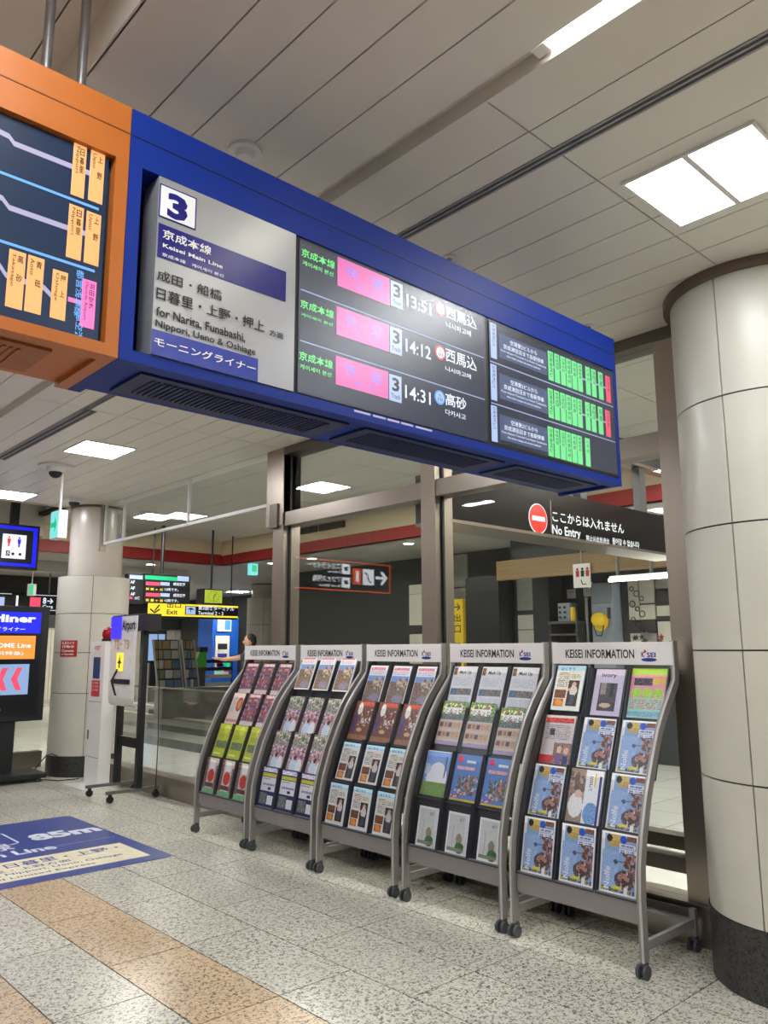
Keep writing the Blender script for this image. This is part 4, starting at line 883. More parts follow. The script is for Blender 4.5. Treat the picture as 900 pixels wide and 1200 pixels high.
# rear air slot at the left
vn = thing('air_slot', 'dark grey linear air slot in the ceiling at the far left', 'vent', (2.31, 7.3, CEIL))
for x in (2.30, 2.345, 2.39): box('slot_blade', 'slot_grey', vn, x-.006, x+.006, 5.9, 8.05, CEIL-.010, CEIL-.002)
box('slot_gap', 'black', vn, 2.30, 2.39, 5.9, 8.05, CEIL-.006, CEIL-.002)

#@@INNER
# ================================================================== inner concourse, right part
ne = thing('no_entry_sign', 'long dark illuminated No Entry sign behind the glass', 'sign', (5.9, 3.95, 2.44))
YN = 3.95
box('sign_body', 'wall_dark', ne, 4.31, 8.0, YN, YN+.35, 2.46, 2.84); mat('face_black', (14, 12, 14), .35, spec=.15); box('sign_face', 'face_black', ne, 4.31, 8.0, YN-.006, YN, 2.46, 2.84); box('lower_trim', 'stainless_bar', ne, 4.31, 8.0, YN-.012, YN+.35, 2.435, 2.46)
cx, cz = AY(629.5, 608, YN); disc('no_entry_symbol', 'lit_white', ne, (cx, YN-.010, cz), (0, 1, 0), .130, .002, 40); disc('no_entry_symbol', 'lit_red', ne, (cx, YN-.013, cz), (0, 1, 0), .120, .002, 40); box('symbol_bar', 'lit_white', ne, cx-.088, cx+.088, YN-.016, YN-.013, cz-.020, cz+.020)
yn = YN-.009
text_y('ここからは入れません', 'lit_white', ne, (647, 598), (731.4, 626), yn, .03); text_y('No Entry', 'lit_white', ne, (647, 614.5), (680.8, 634), yn, .02); text_y('禁止从此处进出', 'lit_white', ne, (686.6, 626.7), (714, 637.7), yn, .01); text_y('들어갈 수 없습니다', 'lit_white', ne, (717.5, 630), (749.3, 642.6), yn, .01)
xx, zz = AY(644.5, 600, YN); box('divider_line', 'slot_grey', ne, xx-.004, xx+.004, YN-.009, YN-.006, 2.48, 2.76)
pt = thing('portal_frame', 'dark upper portal beam with uprights above the No Entry sign', 'frame', (6, 3.95, 2.84))
box('beam', 'wall_dark', pt, 4.35, 8.0, YN, YN+.12, 3.33, CEIL_IN); 
for x in (6.15, 7.22): box('upright', 'wall_dark', pt, x-.05, x+.06, YN+.02, YN+.10, 2.84, 3.33)
box('beam_trim', 'stainless_bar', pt, 4.35, 8.0, YN-.01, YN+.13, 3.30, 3.33)
# wall of the side passage
K = 10/8.6
def W(y, z): return y*K, 1.5+(z-1.5)*K
def wbox(name, m, par, y0, z0, y1, z1, x0=9.9, x1=10.0, **k):
    a, b_ = W(y0, z0); c, d = W(y1, z1); return box(name, m, par, x0, x1, a, c, b_, d, **k)
mat('tile_cream', (206, 202, 188), .3, var=.03); mat('tile_dark', (58, 56, 56), .3); mat('tile_grey', (150, 150, 142), .3, var=.1, scale=6); mat('wood', (146, 120, 82), .45, var=.12, scale=8, stretch=(1, .3, 6)); mat('yellow', (236, 200, 40), .45); mat('cab_grey', (150, 160, 172), .35, .3); mat('col_black', (38, 40, 46), .3)
ws = struct(box('wall_service', 'wall_dark', None, 10.0, 10.1, 4.2, 13.9, 0, CEIL_LOW))
def tiles(y0, y1, z0, z1, nz, m): 
    for k in range(nz):
        a = z0+(z1-z0)*k/nz; b_ = z0+(z1-z0)*(k+1)/nz; wbox('wall_tile', m, ws, y0-.01, a+.006, y1, b_-.006, 9.97, 10.0)
tiles(7.93, 7.52, 1.82, 2.37, 2, 'tile_grey'); tiles(7.93, 7.52, 1.2, 1.82, 2, 'tile_dark'); tiles(6.65, 6.19, 1.55, 1.95, 2, 'tile_cream'); tiles(6.65, 6.19, 2.0, 2.45, 1, 'tile_grey'); tiles(7.93, 7.52, 2.38, 2.86, 1, 'tile_grey')
wh = thing('wood_fascia', 'pale wooden fascia board above the service counter behind the glass', 'panel', (9, 6, 2.5))
box('board', 'wood', wh, 8.9, 9.02, 4.3, 7.25, 2.47, 2.74); box('soffit', 'wall_dark', wh, 8.92, 9.5, 4.3, 7.0, 2.74, CEIL_LOW-.002)
ys = thing('exit_banner', 'tall yellow vertical banner with black lettering behind the glass', 'sign', (9.6, 8.6, 1.2))
wbox('banner', 'yellow', ys, 7.50, 1.2, 7.30, 2.18, 9.55, 9.62); 
a_, b_ = W(7.46, 1.75)
for k, ch in enumerate('→出口'): text(ch, 'ink', ys, (9.547, a_, W(0, 2.02-.15*k)[1]), (0, -1, 0), (0, 0, 1), .14, .12)
wb = thing('white_cabinet', 'low white box cabinet beside the yellow banner', 'cabinet', (9.6, 9.05, 0)); wbox('body', 'kiosk_white', wb, 7.90, .21, 7.61, 1.80, 9.62, 9.9)
for k in range(3): wbox('drawer_line', 'joint', wb, 7.89, 1.62+k*.05, 7.62, 1.625+k*.05, 9.615, 9.62)
# black pillars, service niche
for y0, y1, lb in ((7.28, 6.70, 'dark grey square pillar right of the yellow banner'), (6.15, 5.90, 'narrow black pillar left of the restroom plate')):
    t = thing('square_pillar', lb, 'pillar', (9.8, y0*K, 0)); a, c = y0*K, y1*K; box('shaft', 'col_black', t, 9.6, 9.95, c, a, 0, 2.62 if y0 > 7 else CEIL_LOW); box('plinth', 'joint', t, 9.59, 9.96, c-.01, a+.01, 0, .12)
sg = thing('restroom_plate', 'small white restroom sign plate with red and black figures behind the glass', 'sign', (9.0, 6.5, 2.4))
a0_, z0_ = AX(671.5, 661.5, 8.85); a1_, z1_ = AX(692, 688, 8.85); box('plate', 'kiosk_white', sg, 8.84, 8.87, a1_, a0_, z1_, z0_, bevel=.005)
for k, mm in enumerate(('notice_red', 'ink', 'notice_red')):
    yy = a0_-.07-.075*k; disc('pictogram', mm, sg, (8.837, yy, z0_-.07), (1, 0, 0), .018, .002, 12); MB().prism([(yy-.022, z0_-.17), (yy+.022, z0_-.17), (yy+.026, z0_-.09), (yy-.026, z0_-.09)], 'x', 8.836, 8.839).build('pictogram', mm, sg)
MB().tube([(8.837, a0_-.12, z0_-.21), (8.837, a0_-.14, z0_-.27), (8.837, a0_-.20, z0_-.27)], .006, 6).build('pictogram', 'ink', sg); box('hanger_rod', 'steel_pole', sg, 8.85, 8.862, (a0_+a1_)/2, (a0_+a1_)/2+.012, z0_, CEIL_LOW)
ra = thing('control_shelf', 'dark shelf carrying a grey control box in the service niche', 'shelf', (9.7, 6.6, 0))
wbox('shelf_board', 'stainless_dark', ra, 5.87, 1.80, 5.45, 1.83, 9.5, 9.95); wbox('shelf_frame', 'joint', ra, 5.86, .3, 5.84, 1.8, 9.52, 9.95); wbox('shelf_frame', 'joint', ra, 5.48, .3, 5.46, 1.8, 9.52, 9.95); wbox('lower_board', 'stainless_dark', ra, 5.86, 1.66, 5.46, 1.68, 9.5, 9.95)
cb = thing('control_box', 'grey control box with button rows on the shelf', 'control box', (9.6, 6.6, 1.88)); wbox('box_body', 'cab_grey', cb, 5.775, 1.831, 5.60, 2.056, 9.6, 9.8, bevel=.01)
for k in range(3):
    for j in range(2): a, b_ = W(5.74-j*.07, 1.88+k*.06); MB().cyl((9.585, a, b_), (9.6, a, b_), .018, n=10).build('button', 'joint', cb)
tor = thing('yellow_flashlight', 'yellow handheld device hanging right of the control box', 'device', (9.6, 6.45, 1.9)); wbox('device_body', 'yellow', tor, 5.585, 1.82, 5.54, 2.0, 9.58, 9.64, bevel=.01); wbox('device_strap', 'joint', tor, 5.57, 2.0, 5.555, 2.06, 9.6, 9.61)
for y0, z0, y1, z1, lb in ((5.854, 2.13, 5.732, 2.244, 'small pinned paper left of the control box'), (5.609, 2.118, 5.484, 2.316, 'larger pinned paper right under the restroom plate')):
    t = thing('notice_paper', lb, 'paper', (9.96, y0*K, z0)); wbox('sheet', 'paper', t, y0, z0, y1, z1, 9.985, 10.0); wbox('print_lines', 'slot_grey', t, y0-.02, z1-.04, y1+.02, z1-.03, 9.982, 9.985)
pc = thing('steel_pipe', 'thin vertical steel pipe beside the grey locker', 'pipe', (9.7, 6.29, 0)); MB().cyl((9.7, 6.30, 0), (9.7, 6.30, 2.6), .022, n=12).build('pipe', 'steel_pole', pc); box('pipe_clip', 'joint', pc, 9.68, 9.98, 6.28, 6.32, 2.2, 2.23)
lk = thing('grey_locker', 'pale blue-grey wall locker with a helmet hanging on it', 'locker', (9.8, 6.07, .3)); wbox('locker_body', 'cab_grey', lk, 5.378, .3, 5.09, 2.28, 9.75, 9.99, bevel=.006); wbox('door_seam', 'joint', lk, 5.37, 2.035, 5.10, 2.04, 9.746, 9.75); wbox('door_handle', 'joint', lk, 5.15, 1.85, 5.12, 1.98, 9.72, 9.75)
hm = thing('yellow_helmet', 'yellow safety helmet hanging on the grey locker', 'helmet', (9.65, 6.09, 2.0))
hy, hz = W(5.24, 1.84); MB().ball((9.66, hy, hz), .075, .11, .10).build('helmet_shell', 'yellow', hm); MB().cyl((9.70, hy, hz-.03), (9.71, hy, hz-.03), .125, n=20).build('helmet_brim', 'yellow', hm); MB().tube([(9.66, hy-.08, hz-.08), (9.68, hy-.03, hz-.22), (9.68, hy+.05, hz-.22), (9.66, hy+.08, hz-.08)], .008, 6).build('chin_strap', 'joint', hm)
# chequered tile wall with ornaments
for (y0, z0, y1, z1, m) in ((4.84, 2.02, 4.65, 2.32, 'tile_cream'), (4.84, 1.83, 4.65, 2.01, 'tile_cream'), (4.63, 2.0, 4.46, 2.17, 'tile_dark'), (4.63, 1.865, 4.46, 1.99, 'tile_cream'), (4.63, 1.815, 4.46, 1.86, 'tile_dark'), (4.63, 1.45, 4.46, 1.81, 'tile_cream'), (4.84, 1.69, 4.65, 1.825, 'tile_dark'), (4.84, 1.45, 4.65, 1.68, 'tile_grey'), (4.985, 1.83, 4.85, 2.32, 'tile_cream'), (4.985, 1.69, 4.85, 1.82, 'tile_dark'), (4.985, 1.45, 4.85, 1.68, 'tile_cream'), (4.63, 2.18, 4.46, 2.32, 'tile_grey'), (4.44, 1.45, 4.2, 2.32, 'tile_grey')):
    wbox('wall_tile', m, ws, y0, z0+.004, y1+.003, z1-.004, 9.97, 10.0)
on = thing('hanging_ornament', 'string of dark metal ring and star ornaments on the tiled wall', 'ornament', (9.95, 5.7, 1.6))
rr = random.Random(3)
for k in range(9):
    y, z = W(4.93-.06*(k % 3), 2.2-.06*k); b = MB(); rad = .03+.012*(k % 2)
    P = [(9.955, y+rad*math.cos(q*math.pi/5), z+rad*math.sin(q*math.pi/5)) for q in range(11)]; b.tube(P, .006, 5).build('ring', 'joint', on)
b = MB()
for k in range(12):
    y, z = W(rr.uniform(4.47, 4.97), rr.uniform(1.57, 1.68)); pts = []
    for q in range(10): ra_ = .045 if q % 2 == 0 else .018; pts.append((y+ra_*math.sin(q*math.pi/5), z+ra_*math.cos(q*math.pi/5)))
    MB().prism(pts, 'x', 9.955, 9.965).build('star', rr.choice(['joint', 'joint', 'notice_red', 'steel_pole']), on)
tl = thing('tube_light', 'bright horizontal fluorescent tube behind the glass under the No Entry sign', 'light', (8.7, 4.9, 2.3))
ty0, tz0 = AX(714, 680, 8.7); ty1, tz1 = AX(790, 674.5, 8.7); MB().cyl((8.7, ty0, tz0), (8.7, ty1, tz0), .022, n=12).build('tube', 'down_glow', tl); MB().box(8.70, 8.76, ty1, ty0, tz0-.02, tz0+.05).build('tube_batten', 'white_paint', tl)
MB().box(8.74, 8.78, ty1+.3, ty1+.33, tz0+.05, CEIL_LOW).box(8.74, 8.78, ty0-.1, ty0-.07, tz0+.05, CEIL_LOW).build('hanger', 'steel_pole', tl)
# dark wall farther left with window and poster, tiled pier
wd = struct(box('wall_dark_side', 'wall_dark', None, 13.0, 13.1, 13.9, 26, 0, CEIL_LOW)); struct(box('wall_dark_return', 'wall_dark', None, 10.0, 13.1, 13.85, 13.95, 0, CEIL_LOW))
K2 = 13/12
def V(y, z): return y*K2, 1.5+(z-1.5)*K2
fw = thing('ticket_window', 'cream-framed office window in the dark wall behind the glass', 'window', (12.9, 14.1, 1.2))
y0, z0 = V(13.536, 2.147); y1, z1 = V(12.454, 1.3)
for a in ((y1, y0, z0-.04, z0), (y1, y0, z1, z1+.04), (y0-.04, y0, z1, z0), (y1, y1+.04, z1, z0)): box('window_frame', 'cream', fw, 12.9, 13.0, a[0], a[1], a[2], a[3])
box('blind', 'tile_grey', fw, 12.95, 12.98, y1+.04, y0-.04, z1+.04, z0-.04); MB().cyl((12.93, y1+.5, z1), (12.93, y1+.5, z0-.2), .03, n=10).build('bottle', 'cab_grey', fw)
po = thing('wall_poster', 'dim dark poster high on the dark wall', 'poster', (12.95, 14.4, 2.3)); y0, z0 = V(13.80, 2.62); y1, z1 = V(12.855, 2.22); box('sheet', 'joint', po, 12.97, 13.0, y1, y0, z1, z0)
text('お知らせ', 'slot_grey', po, (12.965, y0-.15, z0-.2), (0, -1, 0), (0, 0, 1), .7, .12)
ti = thing('tiled_pier', 'narrow cream tiled pier seen left of the right steel post', 'pillar', (12.0, 11.8, 0))
for k, (za, zb, m) in enumerate(((2.0, 2.65, 'tile_cream'), (2.66, 2.85, 'tile_cream'), (1.82, 1.99, 'tile_dark'), (1.2, 1.81, 'tile_cream'), (.0, 1.19, 'tile_dark'))): 
    box('tile', m, ti, 9.3, 9.6, 9.16, 9.45, 1.5+(za-1.5)*.78 if za > .1 else 0, 1.5+(zb-1.5)*.78)
# second row sign seen only as reflection: real lit sign hanging over the hall
rs = thing('direction_sign', 'orange-rimmed platform direction sign reflected in the glass wall', 'sign', (.9, 9, 2.3))
box('sign_body', 'stand_black', rs, .0, 1.82, 9.0, 9.12, 2.35, 2.79); 
mat('sign_bright', (235, 238, 245), emit=7); mat('sign_orange', (240, 90, 40), emit=5)
for a in ((.0, 1.82, 2.35, 2.365), (.0, 1.82, 2.775, 2.79), (.0, .012, 2.35, 2.79)): box('orange_rim', 'sign_orange', rs, a[0], a[1], 8.99, 9.0, a[2], a[3])
MB().prism([(.06, 2.58), (.17, 2.69), (.20, 2.67), (.14, 2.60), (.30, 2.60), (.30, 2.56), (.14, 2.56), (.20, 2.49), (.17, 2.47)], 'y', 8.992, 9.0).build('arrow', 'sign_bright', rs)
box('symbol_tile', 'sign_bright', rs, .34, .56, 8.992, 9.0, 2.46, 2.70); box('platform_tile', 'sign_orange', rs, .60, .76, 8.992, 9.0, 2.46, 2.70); text('1', 'sign_bright', rs, (.65, 8.990, 2.50), (1, 0, 0), (0, 0, 1), .05, .16)
MB().tube([(.39, 8.989, 2.50), (.45, 8.989, 2.52), (.48, 8.989, 2.62), (.53, 8.989, 2.64)], .010, 5).build('escalator_symbol', 'ink', rs)
for z in (2.60, 2.40): box('train_tile', 'sign_bright', rs, .82, .97, 8.992, 9.0, z, z+.15); box('train_window', 'ink', rs, .86, .93, 8.990, 8.992, z+.05, z+.11)
text('スカイライナー', 'sign_bright', rs, (1.0, 8.994, 2.66), (1, 0, 0), (0, 0, 1), .62, .09); text('Skyliner', 'sign_bright', rs, (1.0, 8.994, 2.60), (1, 0, 0), (0, 0, 1), .26, .04, .01); text('アクセス特急', 'sign_bright', rs, (1.0, 8.994, 2.47), (1, 0, 0), (0, 0, 1), .52, .09); text('Access Express', 'sign_bright', rs, (1.0, 8.994, 2.39), (1, 0, 0), (0, 0, 1), .40, .05, .01)
for x in (.3, 1.5): MB().cyl((x, 9.06, 2.79), (x, 9.06, CEIL+.1), .012, n=10).build('hanger_rod', 'steel_pole', rs)

# ================================================================== inner concourse, left part
tb = thing('train_board', 'black train information board with green header left behind the glass', 'information board', (6.2, 12, 2.25))
YT = 12.0
for (p, q) in (((150, 672), (168.6, 708)), ((169.2, 672), (222, 708))):
    (xa, za), (xb, zb) = AY(*p, YT), AY(*q, YT); box('screen_housing', 'stand_black', tb, xa, xb, YT, YT+.12, zb, za)
def tr(name, m, p, q, par=tb): (xa, za), (xb, zb) = AY(*p, YT), AY(*q, YT); return box(name, m, par, xa, xb, YT-.004, YT, zb, za)
tr('green_header', 'led_teal', (170, 674), (208, 681)); tr('header_tag', 'led_tag', (208, 675), (221, 681.5)); tr('header_tag', 'led_tag', (152, 673.5), (167, 679))
for y in (681.5, 694.5): tr('red_tag', 'led_red', (171, y), (187, y+5)); tr('type_tag', 'led_tag', (188, y+.5), (198.5, y+5)); text_y('成田空港', 'led_white', tb, (203, y+1), (217, y+5.5), YT-.005, .02); text_y('新 鎌 ヶ 谷', 'led_yellow', tb, (171, y+7), (191, y+11), YT-.005, .02); text_y('12両です。', 'led_white', tb, (193, y+7.5), (209, y+11.5), YT-.005, .02)
for y in (680, 687, 694): text_y('AF', 'led_white', tb, (153, y), (158, y+4), YT-.005, .02)
tr('red_row', 'led_red', (150, 699), (155, 702)); text_y('10番', 'led_white', tb, (158, 699), (164, 703), YT-.005)
MB().cyl((6.15, 12.06, 2.75), (6.15, 12.06, CEIL_IN), .03, n=10).build('hanger_rod', 'stand_black', tb)
es = thing('exit_sign', 'yellow and black Exit sign under the train board', 'sign', (7, 12, 2.1))
(xa, za), (xb, zb) = AY(160, 707, 12.3), AY(279, 722, 12.3); mat('sign_black', (16, 16, 20), .4)
def te(name, m, x0, x1, z0, z1, d=.004): return box(name, m, es, x0, x1, 12.3-d, 12.3-d+.004, z0, z1)
zA = AY(180, 706.5, 12.3)[1]; zB = AY(180, 721.5, 12.3)[1]; xs = AY(173.5, 707, 12.3)[0]; xm_ = AY(217, 707, 12.3)[0]; xe = AY(279, 707, 12.3)[0]
box('sign_body', 'sign_black', es, xs-.6, xe, 12.3, 12.45, zB-.03, zA+.02); te('yellow_field', 'led_yellow', xs, xm_, zB, zA); te('yellow_line', 'led_yellow', xm_, xe, zB, zB+.03); te('yellow_line', 'led_yellow', xm_, xe, zA-.03, zA)
yq = 12.293
for x in (xs+.1, xe-.1): MB().cyl((x, 12.38, zA+.02), (x, 12.38, CEIL_IN), .012, n=8).build('hanger_rod', 'stand_black', es)
MB().tube([(xs+.2, yq, zA-.03), (xs+.12, yq, zB+.08)], .013, 5).tube([(xs+.04, yq, zB+.11), (xs+.12, yq, zB+.05), (xs+.21, yq, zB+.11)], .013, 5).build('arrow', 'ink', es)
text('出口', 'ink', es, (xs+.34, yq, zB+.14), (1, 0, 0), (0, 0, 1), .26, .10); text('Exit', 'ink', es, (xs+.34, yq, zB+.03), (1, 0, 0), (0, 0, 1), .2, .08)
te('plane_tile', 'led_tag', xm_+.02, xm_+.2, zB+.04, zA-.04); MB().prism([(xm_+.11, zA-.06), (xm_+.13, zB+.15), (xm_+.18, zB+.12), (xm_+.12, zB+.12), (xm_+.11, zB+.06), (xm_+.10, zB+.12), (xm_+.04, zB+.12), (xm_+.09, zB+.15)], 'y', yq, yq+.002).build('plane_symbol', 'ink', es)
text('第3旅客ターミナル', 'led_white', es, (xm_+.25, yq, zB+.12), (1, 0, 0), (0, 0, 1), .72, .08); text('Terminal 2・3', 'led_white', es, (xm_+.25, yq, zB+.04), (1, 0, 0), (0, 0, 1), .5, .06, .01)
ck = thing('clock', 'square hanging clock with yellow-green face', 'clock', (7, 12, 2.3)); (xa, za), (xb, zb) = AY(236.5, 689.5, 11.9), AY(261, 708.5, 11.9)
box('clock_case', 'stand_black', ck, xa, xb, 11.9, 12.08, zb, za, bevel=.01); mat('clock_face', (176, 196, 60), emit=.75); cf = box('clock_face', 'clock_face', ck, xa+.06, xb-.02, 11.892, 11.9, zb+.02, za-.02)
ccx, ccz = (xa+xb)/2+.02, (za+zb)/2
for k in range(12): a = k*math.pi/6; MB().box(ccx+.10*math.sin(a)-.006, ccx+.10*math.sin(a)+.006, 11.888, 11.892, ccz+.085*math.cos(a)-.006, ccz+.085*math.cos(a)+.006).build('hour_mark', 'ink', cf)
MB().cyl((ccx, 11.888, ccz), (ccx-.005, 11.888, ccz-.085), .005, n=6).build('minute_hand', 'ink', cf); MB().cyl((ccx, 11.886, ccz), (ccx+.035, 11.886, ccz+.05), .007, n=6).build('hour_hand', 'ink', cf)
MB().cyl((ccx, 11.98, za), (ccx, 11.98, CEIL_IN), .018, n=8).build('hanger_rod', 'stand_black', ck)
gs = thing('exit_sign', 'small distant white and green exit sign under the red band', 'sign', (7.6, 13, 2.7)); (xa, za), (xb, zb) = AY(294, 657, 12.6), AY(302, 674, 12.6); box('sign_box', 'led_cyan', gs, xa, xb, 12.6, 12.7, zb, za); box('green_mark', 'led_teal', gs, xa+.03, xb-.03, 12.594, 12.6, zb+.06, za-.08); MB().cyl(((xa+xb)/2, 12.65, za), ((xa+xb)/2, 12.65, CEIL_IN), .01, n=8).build('rod', 'white_paint', gs)
bo = thing('blue_booth', 'tall blue information booth with poster panel behind the glass', 'booth', (12.2, 20, 0)); mat('booth_blue', (28, 88, 184), .4)
(xa, za), (xb, zb) = AY(249, 722, 20), AY(278, 790, 20); box('cabinet', 'booth_blue', bo, xa+.02, xb, 20, 20.8, 0, za)
(xa, za), (xb, zb) = AY(252, 745, 20), AY(267, 790, 20); box('poster_panel', 'vinyl_white', bo, xa, xb, 19.96, 20, zb, za)
for k in range(3): box('poster_block', ('ink', 'ink_blue', 'booth_blue')[k], bo, xa+.08+.0*k, xb-.08, 19.95, 19.96, za-.38-.28*k, za-.22-.28*k)
for k in range(4): box('poster_tile', 'notice_red' if k in (1, 2) else 'led_teal', bo, xa+.05+.24*(k % 2), xa+.25+.24*(k % 2), 19.95, 19.96, zb+.08+.14*(k//2), zb+.18+.14*(k//2))
(xa, za), (xb, zb) = AY(255, 725, 20), AY(270, 740, 20); box('lit_header', 'lit_white', bo, xa, xb, 19.96, 20, zb, za); box('header_blue_tile', 'led_ring_blue', bo, (xa+xb)/2, xb-.03, 19.95, 19.96, zb+.04, za-.04)
# far tiled wall, counter, screen
struct(box('wall_counter', 'wall_light', None, 8.0, 17, 24.0, 24.2, 0, 2.15)); struct(box('trim_2', 'wall_dark', None, 8.0, 17, 23.95, 24.2, 2.15, CEIL_LOW))
wc = bpy.data.objects['wall_counter']
for i in range(11): 
    for j in range(2): box('wall_tile', 'tile_cream', wc, 8.0+i*.8+.006, 8.8+i*.8-.006, 23.97, 24.0, .1+j*1.0, 1.09+j*1.0)
sc_ = thing('wall_screen', 'large pale glowing screen on the far tiled wall', 'screen', (10, 22, 1)); (xa, za), (xb, zb) = AY(169, 743, 22), AY(192, 774, 22); box('frame', 'sign_black', sc_, xa-.06, xb+.06, 22, 22.1, zb-.06, za+.12); box('screen_face', 'led_sky', sc_, xa, xb, 21.99, 22, zb, za); box('screen_stand', 'sign_black', sc_, (xa+xb)/2-.1, (xa+xb)/2+.1, 22.0, 22.08, 0, zb)
# far leaflet racks: stepped rows of leaflets
cols_ = [(150, 160, 150), (110, 130, 170), (190, 190, 180), (90, 120, 150), (170, 150, 110), (200, 200, 196), (120, 140, 110)]
for k, c in enumerate(cols_): mat(f'leaflet_{k}', c, .5)
rr = random.Random(9)
for lb, x0, x1, YR in (('far leaflet rack filled with bluish leaflets behind the glass', 9.1, 9.75, 17.6), ('far leaflet rack right of the bluish one beside the green machine', 9.86, 10.18, 17.6)):
    t = thing('leaflet_rack', lb, 'brochure rack', ((x0+x1)/2, YR+.3, 0))
    for x in (x0-.02, x1): MB().prism([(YR, .1), (YR+.05, .1), (YR+.55, 1.75), (YR+.48, 1.75)], 'x', x, x+.02).build('side_frame', 'rack_light', t)
    box('base', 'rack_dark', t, x0, x1, YR, YR+.6, 0, .1); MB().prism([(YR+.06, .1), (YR+.1, .1), (YR+.6, 1.75), (YR+.56, 1.75)], 'x', x0, x1).build('back_board', 'rack_dark', t)
    for r in range(6):
        for c in range(3):
            z = .35+r*.235; y = YR+.10+(z-.1)*.29; w_ = (x1-x0)/3; g = bpy.data.objects.new('leaflet', None) if 0 else None
            l = box('leaflet', f'leaflet_{rr.randrange(7)}', None, x0+c*w_+.012, x0+(c+1)*w_-.012, y-.03, y-.015, z, z+.2)
            o = l; o['label'] = f'{("bluish","pale")[YR > 17.7] if 0 else "small"} leaflet, row {("one","two","three","four","five","six")[r]} from the floor, {("left","centre","right")[c]}, of the {"bluish far rack" if x0 < 9.5 else "far rack by the green machine"}'; o['category'] = 'leaflet'; o['group'] = 'leaflets in the far racks'
gm = thing('green_machine', 'bright green counter machine beside the far leaflet racks', 'machine', (10.9, 18.2, .9)); mat('machine_green', (60, 170, 50), .4)
(xa, za), (xb, zb) = AY(224, 764, 18), AY(237, 782, 18); xa += .12; xb += .12; MB().prism([(xa, zb), (xb, zb), (xb, za), (xa+.12, za), (xa+.05, (za+zb)/2)], 'y', 18, 18.35).build('body', 'machine_green', gm); box('top_unit', 'sign_black', gm, xa+.15, xb+.05, 18.05, 18.3, za, za+.12); box('pedestal', 'rack_dark', gm, xa, xb, 18.05, 18.3, 0, zb)
bt = thing('queue_barrier', 'dark green slatted barrier right of the green machine', 'barrier', (11.3, 19, 0))
for k in range(5): box('slat', 'col_black' if k > 2 else 'tile_grey', bt, 10.9, 11.9, 19, 19.04, .35+k*.2, .44+k*.2)
for x in (10.9, 11.88): box('barrier_post', 'stand_black', bt, x, x+.03, 19, 19.05, 0, 1.35)
ct = thing('far_counter', 'low pale counter in front of the far leaflet racks', 'counter', (9.6, 16.9, 0)); box('top', 'steel_pole', ct, 8.6, 10.6, 16.6, 17.1, .60, .64); box('front', 'tile_grey', ct, 8.65, 10.55, 16.65, 17.05, .0, .60)
# signs of the corridor beyond the left column
cs = thing('direction_sign', 'long black corridor sign with small lit icons beyond the left column', 'sign', (4.6, 16, 2.2)); YC = 16
box('sign_body', 'sign_black', cs, 3.0, 6.2, YC, YC+.15, 2.18, 2.60)
for x0 in (4.65, 5.38): box('icon_frame', 'lit_white', cs, x0, x0+.42 if x0 < 5 else 6.15, YC-.004, YC, 2.27, 2.28); box('icon_frame', 'lit_white', cs, x0, x0+.42 if x0 < 5 else 6.15, YC-.004, YC, 2.56, 2.57)
box('icon_tile', 'led_red', cs, 5.42, 5.62, YC-.004, YC, 2.32, 2.52); text('8→', 'led_white', cs, (5.66, YC-.006, 2.40), (1, 0, 0), (0, 0, 1), .2, .12); text('Cars', 'led_white', cs, (5.66, YC-.006, 2.31), (1, 0, 0), (0, 0, 1), .2, .07); box('icon_tile', 'led_tag', cs, 4.72, 4.95, YC-.004, YC, 2.33, 2.50); box('icon_tile', 'lit_white', cs, 5.16, 5.20, YC-.004, YC, 2.28, 2.54)
for x in (3.5, 5.8): MB().cyl((x, YC+.07, 2.60), (x, YC+.07, CEIL_LOW), .015, n=8).build('hanger_rod', 'steel_pole', cs)
g2 = thing('exit_sign', 'tiny green exit box hanging beyond the blue-rimmed restroom sign', 'sign', (4.3, 13, 2.4)); (xa, za), (xb, zb) = AY(35, 684, 13), AY(42, 698, 13); box('sign_box', 'kiosk_white', g2, xa, xb, 13, 13.1, zb, za); box('lit_face', 'led_teal', g2, xa, xa+.06, 12.995, 13, zb+.01, za-.01); MB().cyl(((xa+xb)/2, 13.05, za), ((xa+xb)/2, 13.05, CEIL+.55), .008, n=8).build('rod', 'white_paint', g2)
struct(box('trim_3', 'ceiling_inner', None, -4, 4.4, 12.6, 13.0, 3.25, CEIL+.6)); struct(box('trim_4', 'wall_dark', None, -4, 8, 18.0, 18.4, 2.55, 3.15)); struct(box('trim_5', 'ceiling_inner', None, -4, 8, 14.6, 14.8, 2.9, 3.2))
# glass barrier beyond the column at the left
gb2 = struct(box('wall_glass_far', 'stainless_bar', None, 1.2, 4.0, 10.95, 11.1, 0, .20)); box('balustrade_pane', 'glass', gb2, 1.2, 4.0, 11.02, 11.03, .2, 1.1); box('balustrade_rail', 'steel_pole', gb2, 1.2, 4.0, 11.0, 11.05, 1.1, 1.13)

